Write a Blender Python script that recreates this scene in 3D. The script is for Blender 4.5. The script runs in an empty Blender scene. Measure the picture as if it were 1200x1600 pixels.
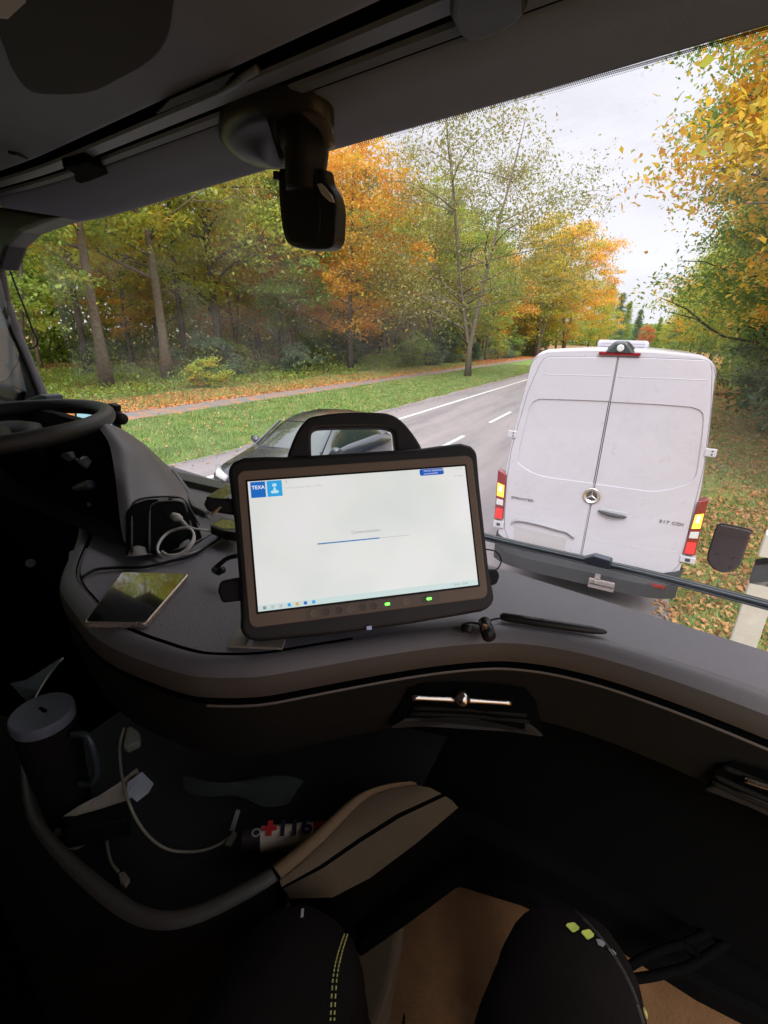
import bpy, math, random
import numpy as np
from mathutils import Vector, Matrix
SC = bpy.context.scene
COL = SC.collection
random.seed(7)
RNG = np.random.default_rng(11)

# ------------------------------------------------------------------ camera
E = 2.95                      # height of the phone above the road
F = 743.411                   # focal length in photo pixels (photo is 1200 wide)
R = np.array([[0.8861054343914565, 0.18269811826084334, -0.42595605022804334],
              [0.4627668458512975, -0.297653432404354, 0.8350145391301569],
              [0.02576830461574649, -0.9370292587544178, -0.3482989559493059]])
cam = bpy.data.cameras.new('camera'); cam_o = bpy.data.objects.new('camera', cam); COL.objects.link(cam_o)
cam.sensor_fit = 'HORIZONTAL'; cam.sensor_width = 36; cam.lens = F/1200*36
cam.clip_start = 0.01; cam.clip_end = 3000
M4 = Matrix(((R[0][0], -R[0][1], -R[0][2], 0), (R[1][0], -R[1][1], -R[1][2], 0), (R[2][0], -R[2][1], -R[2][2], E), (0, 0, 0, 1)))
cam_o.matrix_world = M4
SC.camera = cam_o

# ------------------------------------------------------------------ light: overcast autumn day
SUN_EL, SUN_AZ = math.radians(42), math.radians(158)      # azimuth from +Y, clockwise
w = bpy.data.worlds.new('World'); SC.world = w; w.use_nodes = True
nt = w.node_tree; nt.nodes.clear()
out = nt.nodes.new('ShaderNodeOutputWorld'); bg = nt.nodes.new('ShaderNodeBackground')
sky = nt.nodes.new('ShaderNodeTexSky'); sky.sky_type = 'NISHITA'; sky.sun_disc = False
sky.sun_elevation = SUN_EL; sky.sun_rotation = SUN_AZ
tc = nt.nodes.new('ShaderNodeTexCoord'); sep = nt.nodes.new('ShaderNodeSeparateXYZ')
nt.links.new(tc.outputs['Generated'], sep.inputs[0])
rz = nt.nodes.new('ShaderNodeValToRGB')                    # overcast sky: brighter towards the zenith
rz.color_ramp.elements[0].position = 0.0; rz.color_ramp.elements[0].color = (5.45, 5.2, 5.75, 1)
rz.color_ramp.elements[1].position = 0.9; rz.color_ramp.elements[1].color = (20.0, 20.0, 21.4, 1)
e = rz.color_ramp.elements.new(0.45); e.color = (6.1, 5.85, 6.45, 1)
nt.links.new(sep.outputs[2], rz.inputs[0])
nz = nt.nodes.new('ShaderNodeTexNoise'); nz.inputs['Scale'].default_value = 3.2; nz.inputs['Detail'].default_value = 5
mp = nt.nodes.new('ShaderNodeMapping'); mp.inputs['Scale'].default_value = (1, 1, 3.5)
nt.links.new(tc.outputs['Generated'], mp.inputs[0]); nt.links.new(mp.outputs[0], nz.inputs[0])
cr = nt.nodes.new('ShaderNodeMapRange'); cr.inputs[1].default_value = .35; cr.inputs[2].default_value = .7
cr.inputs[3].default_value = .95; cr.inputs[4].default_value = 1.07
nt.links.new(nz.outputs[0], cr.inputs[0])
mul = nt.nodes.new('ShaderNodeMix'); mul.data_type = 'RGBA'; mul.blend_type = 'MULTIPLY'; mul.inputs[0].default_value = 1
nt.links.new(rz.outputs[0], mul.inputs[6]); nt.links.new(cr.outputs[0], mul.inputs[7])
mx = nt.nodes.new('ShaderNodeMix'); mx.data_type = 'RGBA'; mx.inputs[0].default_value = 0.92
nt.links.new(sky.outputs[0], mx.inputs[6]); nt.links.new(mul.outputs[2], mx.inputs[7])
nt.links.new(mx.outputs[2], bg.inputs[0]); bg.inputs[1].default_value = 0.1
nt.links.new(bg.outputs[0], out.inputs[0])
sl = bpy.data.lights.new('sun', 'SUN'); sl.energy = 1.5; sl.angle = math.radians(25); sl.color = (1, .97, .92)
so = bpy.data.objects.new('sun', sl); COL.objects.link(so)
sd = Vector((math.sin(SUN_AZ)*math.cos(SUN_EL), math.cos(SUN_AZ)*math.cos(SUN_EL), math.sin(SUN_EL)))
so.rotation_euler = sd.to_track_quat('Z', 'Y').to_euler(); so.location = (0, 0, 50)
SC.view_settings.view_transform = 'Standard'; SC.view_settings.look = 'None'
SC.view_settings.gamma = 1; SC.view_settings.exposure = 0.9
SC.render.engine = 'CYCLES'
SC.cycles.max_bounces = 8; SC.cycles.transparent_max_bounces = 12; SC.cycles.use_denoising = True
SC.cycles.caustics_reflective = False; SC.cycles.caustics_refractive = False

# ------------------------------------------------------------------ helpers: pixels of the photo to points on real planes
CU = np.array([0.9877, -0.1564, 0]); CV = np.array([0.1564, 0.9877, 0])    # the cab stands 9 degrees off the road's line
def ray(px, py): return R @ np.array([px-600., py-800., F])
EYE = np.array([0, 0, E])
def atn(px, py, n, d):        # n.(p-EYE) = d
    r = ray(px, py); return EYE + r*(d/(r @ np.array(n)))
def atz(px, py, z): return atn(px, py, (0, 0, 1), z)        # z relative to the eye
def aty(px, py, y): return atn(px, py, (0, 1, 0), y)
def atv(px, py, v): return atn(px, py, CV, v)
def atu(px, py, u): return atn(px, py, CU, u)
def cab(u, v, z): return EYE + CU*u + CV*v + np.array([0, 0, z])

class MB:
    def __init__(s): s.v = []; s.f = []
    def add(s, vs, fs):
        b = len(s.v); s.v += [tuple(map(float, x)) for x in vs]; s.f += [tuple(b+i for i in f) for f in fs]; return s
    def box(s, c, size, ax=None):
        c = np.array(c, float); ax = np.eye(3) if ax is None else np.array(ax, float)
        h = np.array(size)/2; vs = []
        for i in (-1, 1):
            for j in (-1, 1):
                for k in (-1, 1): vs.append(c+ax[0]*h[0]*i+ax[1]*h[1]*j+ax[2]*h[2]*k)
        return s.add(vs, [(0, 1, 3, 2), (4, 6, 7, 5), (0, 4, 5, 1), (2, 3, 7, 6), (0, 2, 6, 4), (1, 5, 7, 3)])
    def prism(s, pts, d):
        """closed outline pts (3D), pushed by vector d"""
        n = len(pts); d = np.array(d, float); P = [np.array(p, float) for p in pts]
        return s.add(P+[p+d for p in P], [tuple(range(n))[::-1], tuple(range(n, 2*n))]+[(i, (i+1) % n, n+(i+1) % n, n+i) for i in range(n)])
    def grid(s, rows, closed=False):
        n = len(rows[0]); vs = [p for r in rows for p in r]; fs = []
        for i in range(len(rows)-1):
            for j in range(n if closed else n-1):
                k = (j+1) % n; fs.append((i*n+j, i*n+k, (i+1)*n+k, (i+1)*n+j))
        return s.add(vs, fs)
    def tube(s, pts, rad, n=10, cap=True):
        P = [np.array(p, float) for p in pts]; m = len(P)
        if not hasattr(rad, '__len__'): rad = [rad]*m
        rows = []; t0 = P[1]-P[0]; a = np.cross(t0, (0.13, 0.21, 1.)); a /= np.linalg.norm(a)
        for i in range(m):
            t = P[min(i+1, m-1)]-P[max(i-1, 0)]; t /= np.linalg.norm(t)+1e-12
            a = a-t*(a@t); a /= np.linalg.norm(a)+1e-12; b = np.cross(t, a)
            rows.append([P[i]+rad[i]*(math.cos(q)*a+math.sin(q)*b) for q in np.linspace(0, 2*math.pi, n, endpoint=False)])
        s.grid(rows, True)
        if cap:
            b = len(s.v)-m*n; s.f.append(tuple(b+i for i in range(n))[::-1]); s.f.append(tuple(b+(m-1)*n+i for i in range(n)))
        return s
    def lathe(s, c, axis, prof, n=24):
        """prof: list of (radius, height) along axis from c"""
        c = np.array(c, float); t = np.array(axis, float); t /= np.linalg.norm(t)
        a = np.cross(t, (0.3, 0.9, 0.1) if abs(t[2]) > .7 else (0, 0, 1.)); a /= np.linalg.norm(a); b = np.cross(t, a)
        rows = [[c+t*h+max(r, 1e-5)*(math.cos(q)*a+math.sin(q)*b) for q in np.linspace(0, 2*math.pi, n, endpoint=False)] for r, h in prof]
        return s.grid(rows, True)
    def build(s, name, mat, parent=None, smooth=False, bevel=0, seg=2, subsurf=0):
        V = np.array(s.v)
        org = wloc(parent) if parent is not None else np.array([(V[:, 0].min()+V[:, 0].max())/2, (V[:, 1].min()+V[:, 1].max())/2, V[:, 2].min()])
        me = bpy.data.meshes.new(name); me.from_pydata([tuple(x) for x in (V-org)], [], s.f); me.update()
        o = bpy.data.objects.new(name, me); COL.objects.link(o)
        if parent is not None: o.parent = parent
        else: o.location = org
        o['_w'] = list(map(float, org))
        if mat: me.materials.append(mat)
        if smooth: me.polygons.foreach_set('use_smooth', [True]*len(me.polygons))
        if bevel:
            m = o.modifiers.new('bevel', 'BEVEL'); m.width = bevel; m.segments = seg; m.limit_method = 'ANGLE'; m.angle_limit = math.radians(35)
        if subsurf:
            m = o.modifiers.new('sub', 'SUBSURF'); m.levels = subsurf; m.render_levels = subsurf
        return o
def wloc(o): return np.array(o['_w']) if o is not None else np.zeros(3)
def tag(o, label=None, cat=None, group=None, kind=None):
    if label: o['label'] = label
    if cat: o['category'] = cat
    if group: o['group'] = group
    if kind: o['kind'] = kind
    return o
def thing(name, loc, label, cat, group=None):
    o = bpy.data.objects.new(name, None); COL.objects.link(o); o.location = tuple(map(float, loc)); o['_w'] = list(map(float, loc))
    o.empty_display_size = .1
    return tag(o, label, cat, group)
def spline(P, n=8):
    P = [np.array(p, float) for p in P]; out = []
    for i in range(len(P)-1):
        p0 = P[max(i-1, 0)]; p1 = P[i]; p2 = P[i+1]; p3 = P[min(i+2, len(P)-1)]
        for k in range(n):
            t = k/n; out.append(.5*((2*p1)+(-p0+p2)*t+(2*p0-5*p1+4*p2-p3)*t*t+(-p0+3*p1-3*p2+p3)*t**3))
    out.append(P[-1]); return out
def text(name, s, size, org, xd, yd, mat, parent, depth=0.0, bold=0.0, align='LEFT'):
    c = bpy.data.curves.new('t', 'FONT'); c.body = s; c.size = 1; c.extrude = depth/size if depth else 0; c.offset = bold; c.align_x = align
    c.resolution_u = 3
    t = bpy.data.objects.new('t', c); COL.objects.link(t); bpy.context.view_layer.update()
    me = bpy.data.meshes.new_from_object(t); bpy.data.objects.remove(t)
    xd = np.array(xd, float); yd = np.array(yd, float); zd = np.cross(xd/np.linalg.norm(xd), yd/np.linalg.norm(yd))
    pl = wloc(parent)
    for v in me.vertices:
        q = np.array(org)+(xd*v.co.x+yd*v.co.y+zd*v.co.z)*size-pl; v.co = q
    me.materials.clear(); me.materials.append(mat); me.name = name
    o = bpy.data.objects.new(name, me); COL.objects.link(o); o.parent = parent; o['_w'] = list(map(float, pl)); return o

# ------------------------------------------------------------------ materials
def N(m, t): return m.node_tree.nodes.new(t)
def mat(name, col, rough=.6, metal=0, bump=0, bscale=300, var=0, vscale=5, coat=0, spec=.5, emit=None, estr=1, sheen=0):
    m = bpy.data.materials.new(name); m.use_nodes = True; b = m.node_tree.nodes['Principled BSDF']; L = m.node_tree.links
    b.inputs['Base Color'].default_value = (*col, 1); b.inputs['Roughness'].default_value = rough; b.inputs['Metallic'].default_value = metal
    b.inputs['Coat Weight'].default_value = coat; b.inputs['Coat Roughness'].default_value = .08; b.inputs['Specular IOR Level'].default_value = spec
    if sheen: b.inputs['Sheen Weight'].default_value = sheen
    if emit: b.inputs['Emission Color'].default_value = (*emit, 1); b.inputs['Emission Strength'].default_value = estr
    if bump or var:
        tcn = N(m, 'ShaderNodeTexCoord')
    if var:
        n = N(m, 'ShaderNodeTexNoise'); n.inputs['Scale'].default_value = vscale; n.inputs['Detail'].default_value = 6; n.inputs['Roughness'].default_value = .65
        L.new(tcn.outputs['Object'], n.inputs[0]); r = N(m, 'ShaderNodeMapRange'); r.inputs[1].default_value = .3; r.inputs[2].default_value = .7
        r.inputs[3].default_value = 1-var; r.inputs[4].default_value = 1+var; L.new(n.outputs[0], r.inputs[0])
        x = N(m, 'ShaderNodeMix'); x.data_type = 'RGBA'; x.blend_type = 'MULTIPLY'; x.inputs[0].default_value = 1; x.inputs[6].default_value = (*col, 1)
        L.new(r.outputs[0], x.inputs[7]); L.new(x.outputs[2], b.inputs['Base Color'])
        r2 = N(m, 'ShaderNodeMapRange'); r2.inputs[3].default_value = max(rough-.12, .02); r2.inputs[4].default_value = min(rough+.12, 1)
        L.new(n.outputs[0], r2.inputs[0]); L.new(r2.outputs[0], b.inputs['Roughness'])
    if bump:
        n = N(m, 'ShaderNodeTexVoronoi'); n.inputs['Scale'].default_value = bscale; L.new(tcn.outputs['Object'], n.inputs[0])
        bp = N(m, 'ShaderNodeBump'); bp.inputs['Strength'].default_value = bump; bp.inputs['Distance'].default_value = .002
        L.new(n.outputs[0], bp.inputs['Height']); L.new(bp.outputs[0], b.inputs['Normal'])
    return m
def ramp(m, fac, stops, interp='LINEAR'):
    r = N(m, 'ShaderNodeValToRGB'); r.color_ramp.interpolation = interp
    el = r.color_ramp.elements
    while len(el) > 1: el.remove(el[0])
    el[0].position = stops[0][0]; el[0].color = (*stops[0][1], 1)
    for p, c in stops[1:]: q = el.new(p); q.color = (*c, 1)
    m.node_tree.links.new(fac, r.inputs[0]); return r.outputs[0]
def noise(m, scale, detail=5, rough=.6, src='Object', stretch=None, dist=0):
    t = N(m, 'ShaderNodeTexCoord') if src != 'pos' else N(m, 'ShaderNodeNewGeometry')
    n = N(m, 'ShaderNodeTexNoise'); n.inputs['Scale'].default_value = scale; n.inputs['Detail'].default_value = detail; n.inputs['Roughness'].default_value = rough
    n.inputs['Distortion'].default_value = dist
    o = t.outputs['Position'] if src == 'pos' else t.outputs[src]
    if stretch:
        q = N(m, 'ShaderNodeMapping'); q.inputs['Scale'].default_value = stretch; m.node_tree.links.new(o, q.inputs[0]); o = q.outputs[0]
    m.node_tree.links.new(o, n.inputs[0]); return n.outputs[0]
def mixc(m, fac, a, b, mode='MIX'):
    x = N(m, 'ShaderNodeMix'); x.data_type = 'RGBA'; x.blend_type = mode; L = m.node_tree.links
    for s, v in ((0, fac), (6, a), (7, b)):
        if isinstance(v, (int, float)): x.inputs[s].default_value = v
        elif isinstance(v, tuple): x.inputs[s].default_value = (*v, 1)
        else: L.new(v, x.inputs[s])
    return x.outputs[2]
def maprange(m, v, a, b, c=0, d=1, smooth=False):
    r = N(m, 'ShaderNodeMapRange'); m.node_tree.links.new(v, r.inputs[0])
    if smooth: r.interpolation_type = 'SMOOTHSTEP'
    for i, q in enumerate((a, b, c, d)): r.inputs[i+1].default_value = q
    return r.outputs[0]
def mathn(m, op, a, b):
    x = N(m, 'ShaderNodeMath'); x.operation = op
    for i, v in enumerate((a, b)):
        if isinstance(v, (int, float)): x.inputs[i].default_value = v
        else: m.node_tree.links.new(v, x.inputs[i])
    return x.outputs[0]
def leafmat(name, cols, trans=.5, clump=.5):
    """each leaf its own colour out of cols; clumps of colour through the crown"""
    m = bpy.data.materials.new(name); m.use_nodes = True; nt = m.node_tree; nt.nodes.clear(); L = nt.links
    g = N(m, 'ShaderNodeNewGeometry'); n = noise(m, clump, 2, .5)
    oi = N(m, 'ShaderNodeObjectInfo')
    f = mathn(m, 'ADD', mathn(m, 'MULTIPLY', g.outputs['Random Per Island'], .42), mathn(m, 'ADD', maprange(m, n, .34, .66, -.08, .5), mathn(m, 'MULTIPLY', oi.outputs['Random'], .16)))
    c = ramp(m, f, [(i/(len(cols)-1), q) for i, q in enumerate(cols)])
    d = N(m, 'ShaderNodeBsdfDiffuse'); t = N(m, 'ShaderNodeBsdfTranslucent'); s = N(m, 'ShaderNodeMixShader'); o = N(m, 'ShaderNodeOutputMaterial')
    L.new(c, d.inputs[0]); L.new(c, t.inputs[0]); s.inputs[0].default_value = trans
    L.new(d.outputs[0], s.inputs[1]); L.new(t.outputs[0], s.inputs[2])
    gl = N(m, 'ShaderNodeBsdfGlossy'); gl.inputs['Roughness'].default_value = .45; gl.inputs[0].default_value = (.6, .6, .6, 1)
    s2 = N(m, 'ShaderNodeMixShader'); s2.inputs[0].default_value = .05; L.new(s.outputs[0], s2.inputs[1]); L.new(gl.outputs[0], s2.inputs[2])
    L.new(s2.outputs[0], o.inputs[0]); return m
def glassmat(name, tint=(1, 1, 1), ior=1.45, dirt=0.0, rough=0.0, reflect=1.0):
    m = bpy.data.materials.new(name); m.use_nodes = True; nt = m.node_tree; nt.nodes.clear(); L = nt.links
    t = N(m, 'ShaderNodeBsdfTransparent'); t.inputs[0].default_value = (*tint, 1)
    g = N(m, 'ShaderNodeBsdfGlossy'); g.inputs['Roughness'].default_value = rough
    f = N(m, 'ShaderNodeFresnel'); f.inputs[0].default_value = ior
    s = N(m, 'ShaderNodeMixShader'); L.new(mathn(m, 'MULTIPLY', f.outputs[0], reflect), s.inputs[0]); L.new(t.outputs[0], s.inputs[1]); L.new(g.outputs[0], s.inputs[2])
    o = N(m, 'ShaderNodeOutputMaterial'); last = s.outputs[0]
    if dirt:
        d = N(m, 'ShaderNodeBsdfDiffuse'); d.inputs[0].default_value = (.75, .77, .8, 1)
        tr = N(m, 'ShaderNodeBsdfTranslucent'); tr.inputs[0].default_value = (.75, .77, .8, 1)
        dd = N(m, 'ShaderNodeMixShader'); L.new(d.outputs[0], dd.inputs[1]); L.new(tr.outputs[0], dd.inputs[2])
        a = maprange(m, noise(m, 2.2, 6, .7, stretch=(1, 1, 2.2), dist=.8), .44, .78, .08, 1)
        b = maprange(m, noise(m, 60, 3, .6), .62, .8, 0, .6)
        q = mathn(m, 'MULTIPLY', mathn(m, 'ADD', a, b), dirt)
        s2 = N(m, 'ShaderNodeMixShader'); L.new(q, s2.inputs[0]); L.new(last, s2.inputs[1]); L.new(dd.outputs[0], s2.inputs[2]); last = s2.outputs[0]
    L.new(last, o.inputs[0]); return m

M = dict(
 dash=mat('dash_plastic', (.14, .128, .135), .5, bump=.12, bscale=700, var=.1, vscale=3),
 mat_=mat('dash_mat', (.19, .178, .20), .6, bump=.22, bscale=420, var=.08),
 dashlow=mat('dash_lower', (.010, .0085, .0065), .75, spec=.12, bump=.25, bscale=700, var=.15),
 head=mat('headliner', (.135, .15, .205), .9, bump=.3, bscale=900, var=.08, vscale=9),
 headp=mat('ceiling_plastic', (.11, .125, .17), .5, var=.08, bump=.2, bscale=800),
 black=mat('black_plastic', (.010, .010, .011), .5, spec=.2, bump=.15, bscale=800, var=.2, vscale=20),
 satin=mat('satin_black', (.016, .016, .018), .35, spec=.3, var=.2, vscale=30),
 rubber=mat('rubber', (.012, .013, .016), .65, spec=.2, var=.2, vscale=40),
 deep=mat('recess_and_shade_black', (.003, .003, .003), .9, spec=.02),  # near-black for dark parts, and for shade painted in recesses and footwell
 bezel=mat('tablet_bezel', (.20, .155, .12), .6, bump=.15, bscale=1500, var=.06, vscale=20),
 chrome=mat('chrome', (.75, .68, .6), .22, 1, var=.06, vscale=60),
 steel=mat('brushed_steel', (.5, .5, .5), .35, 1, var=.1, vscale=50),
 white=mat('white_plastic', (.6, .58, .56), .4, var=.05, vscale=40),
 paper=mat('paper', (.30, .26, .20), .85, var=.12, vscale=30),
 floor=mat('cab_floor', (.11, .057, .026), .9, spec=.1, bump=.4, bscale=200, var=.2, vscale=14),
 tunnel=mat('tunnel_cover_lit', (.115, .082, .05), .75, spec=.15, bump=.25, bscale=400, var=.12, vscale=8),
 wall=mat('cab_wall_cloth', (.30, .28, .27), .9, bump=.3, bscale=400, var=.05),
 trim=mat('dark_trim', (.009, .007, .006), .8, spec=.08, bump=.2, bscale=500, var=.2),
 cloth=mat('work_trousers', (.010, .0075, .0075), .95, spec=.05, bump=.5, bscale=900, var=.25, vscale=12),
 hivis=mat('reflective_green', (.55, .62, .12), .4), greyt=mat('grey_tape', (.2, .2, .2), .5),
 paint=mat('van_paint', (.49, .465, .52), .22, coat=.6),
 seam=mat('seam_black', (.03, .03, .035), .8),
 bumper=mat('van_bumper', (.032, .033, .038), .55, var=.15, vscale=6, bump=.2, bscale=400),
 redlens=mat('red_lens', (.2, .008, .012), .12, coat=1, var=.2, vscale=40),
 redlit=mat('red_lit', (.6, .02, .02), .2, emit=(1, .03, .03), estr=.42),
 amberlit=mat('amber_lit', (.9, .5, .05), .2, emit=(1, .45, .03), estr=1.4),
 ambercore=mat('amber_core', (1, .9, .5), .2, emit=(1, .85, .4), estr=2.2),
 clearlens=mat('clear_lens', (.6, .6, .62), .1, coat=1),
 tyre=mat('tyre', (.02, .02, .02), .85, var=.2, vscale=30),
 rim=mat('wheel_rim', (.3, .3, .31), .35, .8),
 carpaint=mat('car_paint', (.013, .017, .032), .25, coat=1, var=.05),
 carglass=mat('car_glass', (.02, .032, .03), .03, coat=1),
 pillar=mat('pillar_cloth', (.12, .115, .135), .75, bump=.4, bscale=700, var=.1),
)
M['glass'] = glassmat('windscreen_glass', (.93, .955, .94), 1.45, dirt=.24, reflect=.45)
M['sideglass'] = glassmat('side_glass', (.85, .9, .88))
# ================================================================== the setting
def sheet(name, pts, z, m, kind='structure', sub=None):
    b = MB(); b.add([(x, y, z) for x, y in pts], [tuple(range(len(pts)))]); o = b.build(name, m); return tag(o, kind=kind)
gm = bpy.data.materials.new('ground'); gm.use_nodes = True
_b = gm.node_tree.nodes['Principled BSDF']; _b.inputs['Roughness'].default_value = .95; _b.inputs['Specular IOR Level'].default_value = .15
_g = N(gm, 'ShaderNodeNewGeometry'); _s = N(gm, 'ShaderNodeSeparateXYZ'); gm.node_tree.links.new(_g.outputs['Position'], _s.inputs[0]); X_ = _s.outputs[0]
n1 = noise(gm, .35, 6, .65, 'pos'); n2 = noise(gm, 3.5, 6, .7, 'pos'); n3 = noise(gm, 28, 3, .7, 'pos')
grass = ramp(gm, n2, [(.28, (.20, .15, .08)), (.38, (.14, .20, .06)), (.5, (.18, .28, .07)), (.62, (.24, .34, .09)), (.75, (.32, .32, .13))])
litter = ramp(gm, n3, [(.3, (.22, .08, .035)), (.45, (.46, .16, .055)), (.58, (.60, .23, .08)), (.75, (.42, .24, .12))])
earth = ramp(gm, n3, [(.3, (.10, .06, .03)), (.5, (.28, .14, .06)), (.7, (.20, .19, .07))])
xn = mathn(gm, 'ADD', X_, maprange(gm, n2, .3, .7, -.7, .7))
xb = mathn(gm, 'ADD', X_, maprange(gm, n1, .3, .7, -2.2, 2.2))
lf = maprange(gm, xn, -20.3, -18.6, 0, 1)                       # forest floor to the strip of fallen leaves
c1 = mixc(gm, lf, earth, litter)
c2 = mixc(gm, maprange(gm, X_, -16.2, -16.0, 0, 1), c1, grass)   # leaves to the grass verge
lr = mathn(gm, 'MULTIPLY', maprange(gm, xb, 1.4, 4.0, .4, 1.0), maprange(gm, n3, .42, .52, 0, 1))
c3 = mixc(gm, lr, grass, litter)
c3 = mixc(gm, maprange(gm, X_, -.5, .5, 0, 1), c2, c3)
gm.node_tree.links.new(c3, _b.inputs['Base Color'])
bp = N(gm, 'ShaderNodeBump'); bp.inputs['Strength'].default_value = .6; bp.inputs['Distance'].default_value = .08; gm.node_tree.links.new(n3, bp.inputs['Height']); gm.node_tree.links.new(bp.outputs[0], _b.inputs['Normal'])
sheet('ground', [(-500, -300), (500, -300), (500, 900), (-500, 900)], -.03, gm)
# asphalt
am = bpy.data.materials.new('asphalt'); am.use_nodes = True; _b = am.node_tree.nodes['Principled BSDF']; _b.inputs['Roughness'].default_value = .75
a1 = noise(am, 60, 4, .8, 'pos'); a2 = noise(am, .8, 5, .6, 'pos', stretch=(1.6, .12, 1)); 
ac = mixc(am, 1.0, ramp(am, a1, [(.3, (.19, .165, .17)), (.55, (.26, .225, .23)), (.72, (.35, .31, .31))]), ramp(am, a2, [(.3, (.68, .68, .71)), (.5, (1, 1, 1)), (.7, (1.22, 1.18, 1.15))]), 'MULTIPLY')
am.node_tree.links.new(ac, _b.inputs['Base Color'])
pm = bpy.data.materials.new('path_surface'); pm.use_nodes = True; _b = pm.node_tree.nodes['Principled BSDF']; _b.inputs['Roughness'].default_value = .9
p1 = noise(pm, 40, 4, .7, 'pos'); p2 = noise(pm, 1.7, 5, .7, 'pos')
pc = mixc(pm, maprange(pm, p2, .47, .60, 0, .8), ramp(pm, p1, [(.3, (.15, .14, .14)), (.7, (.24, .22, .21))]), (.46, .19, .075))
pm.node_tree.links.new(pc, _b.inputs['Base Color'])
def edge(x, amp=.06, y0=-40, y1=420, n=460, f=1.0):
    return [(x+amp*math.sin(y*1.7*f)*math.cos(y*.61+1)+amp*.6*math.sin(y*4.3), y) for y in np.linspace(y0, y1, n)]
def strip(name, xa, xb_, z, m, kind='structure', amp=.05, y0=-40, y1=420):
    a = edge(xa, amp, y0, y1); b = edge(xb_, amp, y0, y1, f=1.3); g = MB(); g.grid([[(x, y, z) for x, y in a], [(x, y, z) for x, y in b]])
    # faces up
    g.f = [f[::-1] for f in g.f]; return tag(g.build(name, m), kind=kind)
strip('road', -9.3, .75, .0, am, amp=.11)
strip('path', -17.0, -15.25, -.01, pm, amp=.12)
lm = mat('road_paint', (.68, .67, .65), .6, var=.15, vscale=6)
def lines(name, xs, y0, y1, wd=.13):
    g = MB()
    for a, b in xs: g.add([(y0-wd/2, a, .004), (y0+wd/2, a, .004), (y1+wd/2, b, .004), (y1-wd/2, b, .004)], [(0, 1, 2, 3)])
    return tag(g.build(name, lm), kind='structure')
lines('road_edge_line', [(-40, 40), (40, 200)], -7.78, -7.78, .15)
g = MB()
for y in [5.3, 11.3+.0, 17.6, 23.6, 29.6, 35.6, 41.6, 47.6, 53.6, 59.6, 65.6, 71.6]:
    g.add([(-4.73, y, .004), (-4.60, y, .004), (-4.60, y+3.3, .004), (-4.73, y+3.3, .004)], [(0, 1, 2, 3)])
tag(g.build('lane_dashes', lm), kind='structure')

# ------------------------------------------------------------------ vegetation
def mesh_np(name, V, Fq, mat_=None):
    me = bpy.data.meshes.new(name); n = len(V); k = Fq.shape[1]
    me.vertices.add(n); me.vertices.foreach_set('co', V.astype(np.float32).ravel())
    me.loops.add(Fq.size); me.loops.foreach_set('vertex_index', Fq.astype(np.int32).ravel())
    me.polygons.add(len(Fq)); me.polygons.foreach_set('loop_start', np.arange(0, Fq.size, k, dtype=np.int32)); me.polygons.foreach_set('loop_total', np.full(len(Fq), k, dtype=np.int32))
    me.update(calc_edges=True)
    if mat_: me.materials.append(mat_)
    return me
def leaves_mesh(name, C, size, flat=.55, mat_=None, aspect=.55, rng=RNG):
    """one pointed 5-corner leaf at every centre in C"""
    n = len(C); s = size*rng.uniform(.55, 1.35, n)
    a = rng.uniform(0, 2*np.pi, n); tilt = rng.normal(0, flat, n); roll = rng.normal(0, flat, n)
    d = np.stack([np.cos(a)*np.cos(tilt), np.sin(a)*np.cos(tilt), np.sin(tilt)-.25], 1); d /= np.linalg.norm(d, axis=1)[:, None]
    side = np.stack([-np.sin(a), np.cos(a), np.zeros(n)], 1); up = np.cross(d, side)
    side = side*np.cos(roll)[:, None]+up*np.sin(roll)[:, None]
    up = np.cross(d, side)
    P = []
    for x, y, z in ((-.5, .05, 0), (-.12, .5*aspect*1.1, .08), (.5, -.06, -.14), (-.02, -.5*aspect*1.0, .05)):
        P.append(C+(d*x+side*y+up*z)*s[:, None])
    V = np.stack(P, 1).reshape(-1, 3); Fq = np.arange(n*4).reshape(n, 4)
    return mesh_np(name, V, Fq, mat_)
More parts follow.
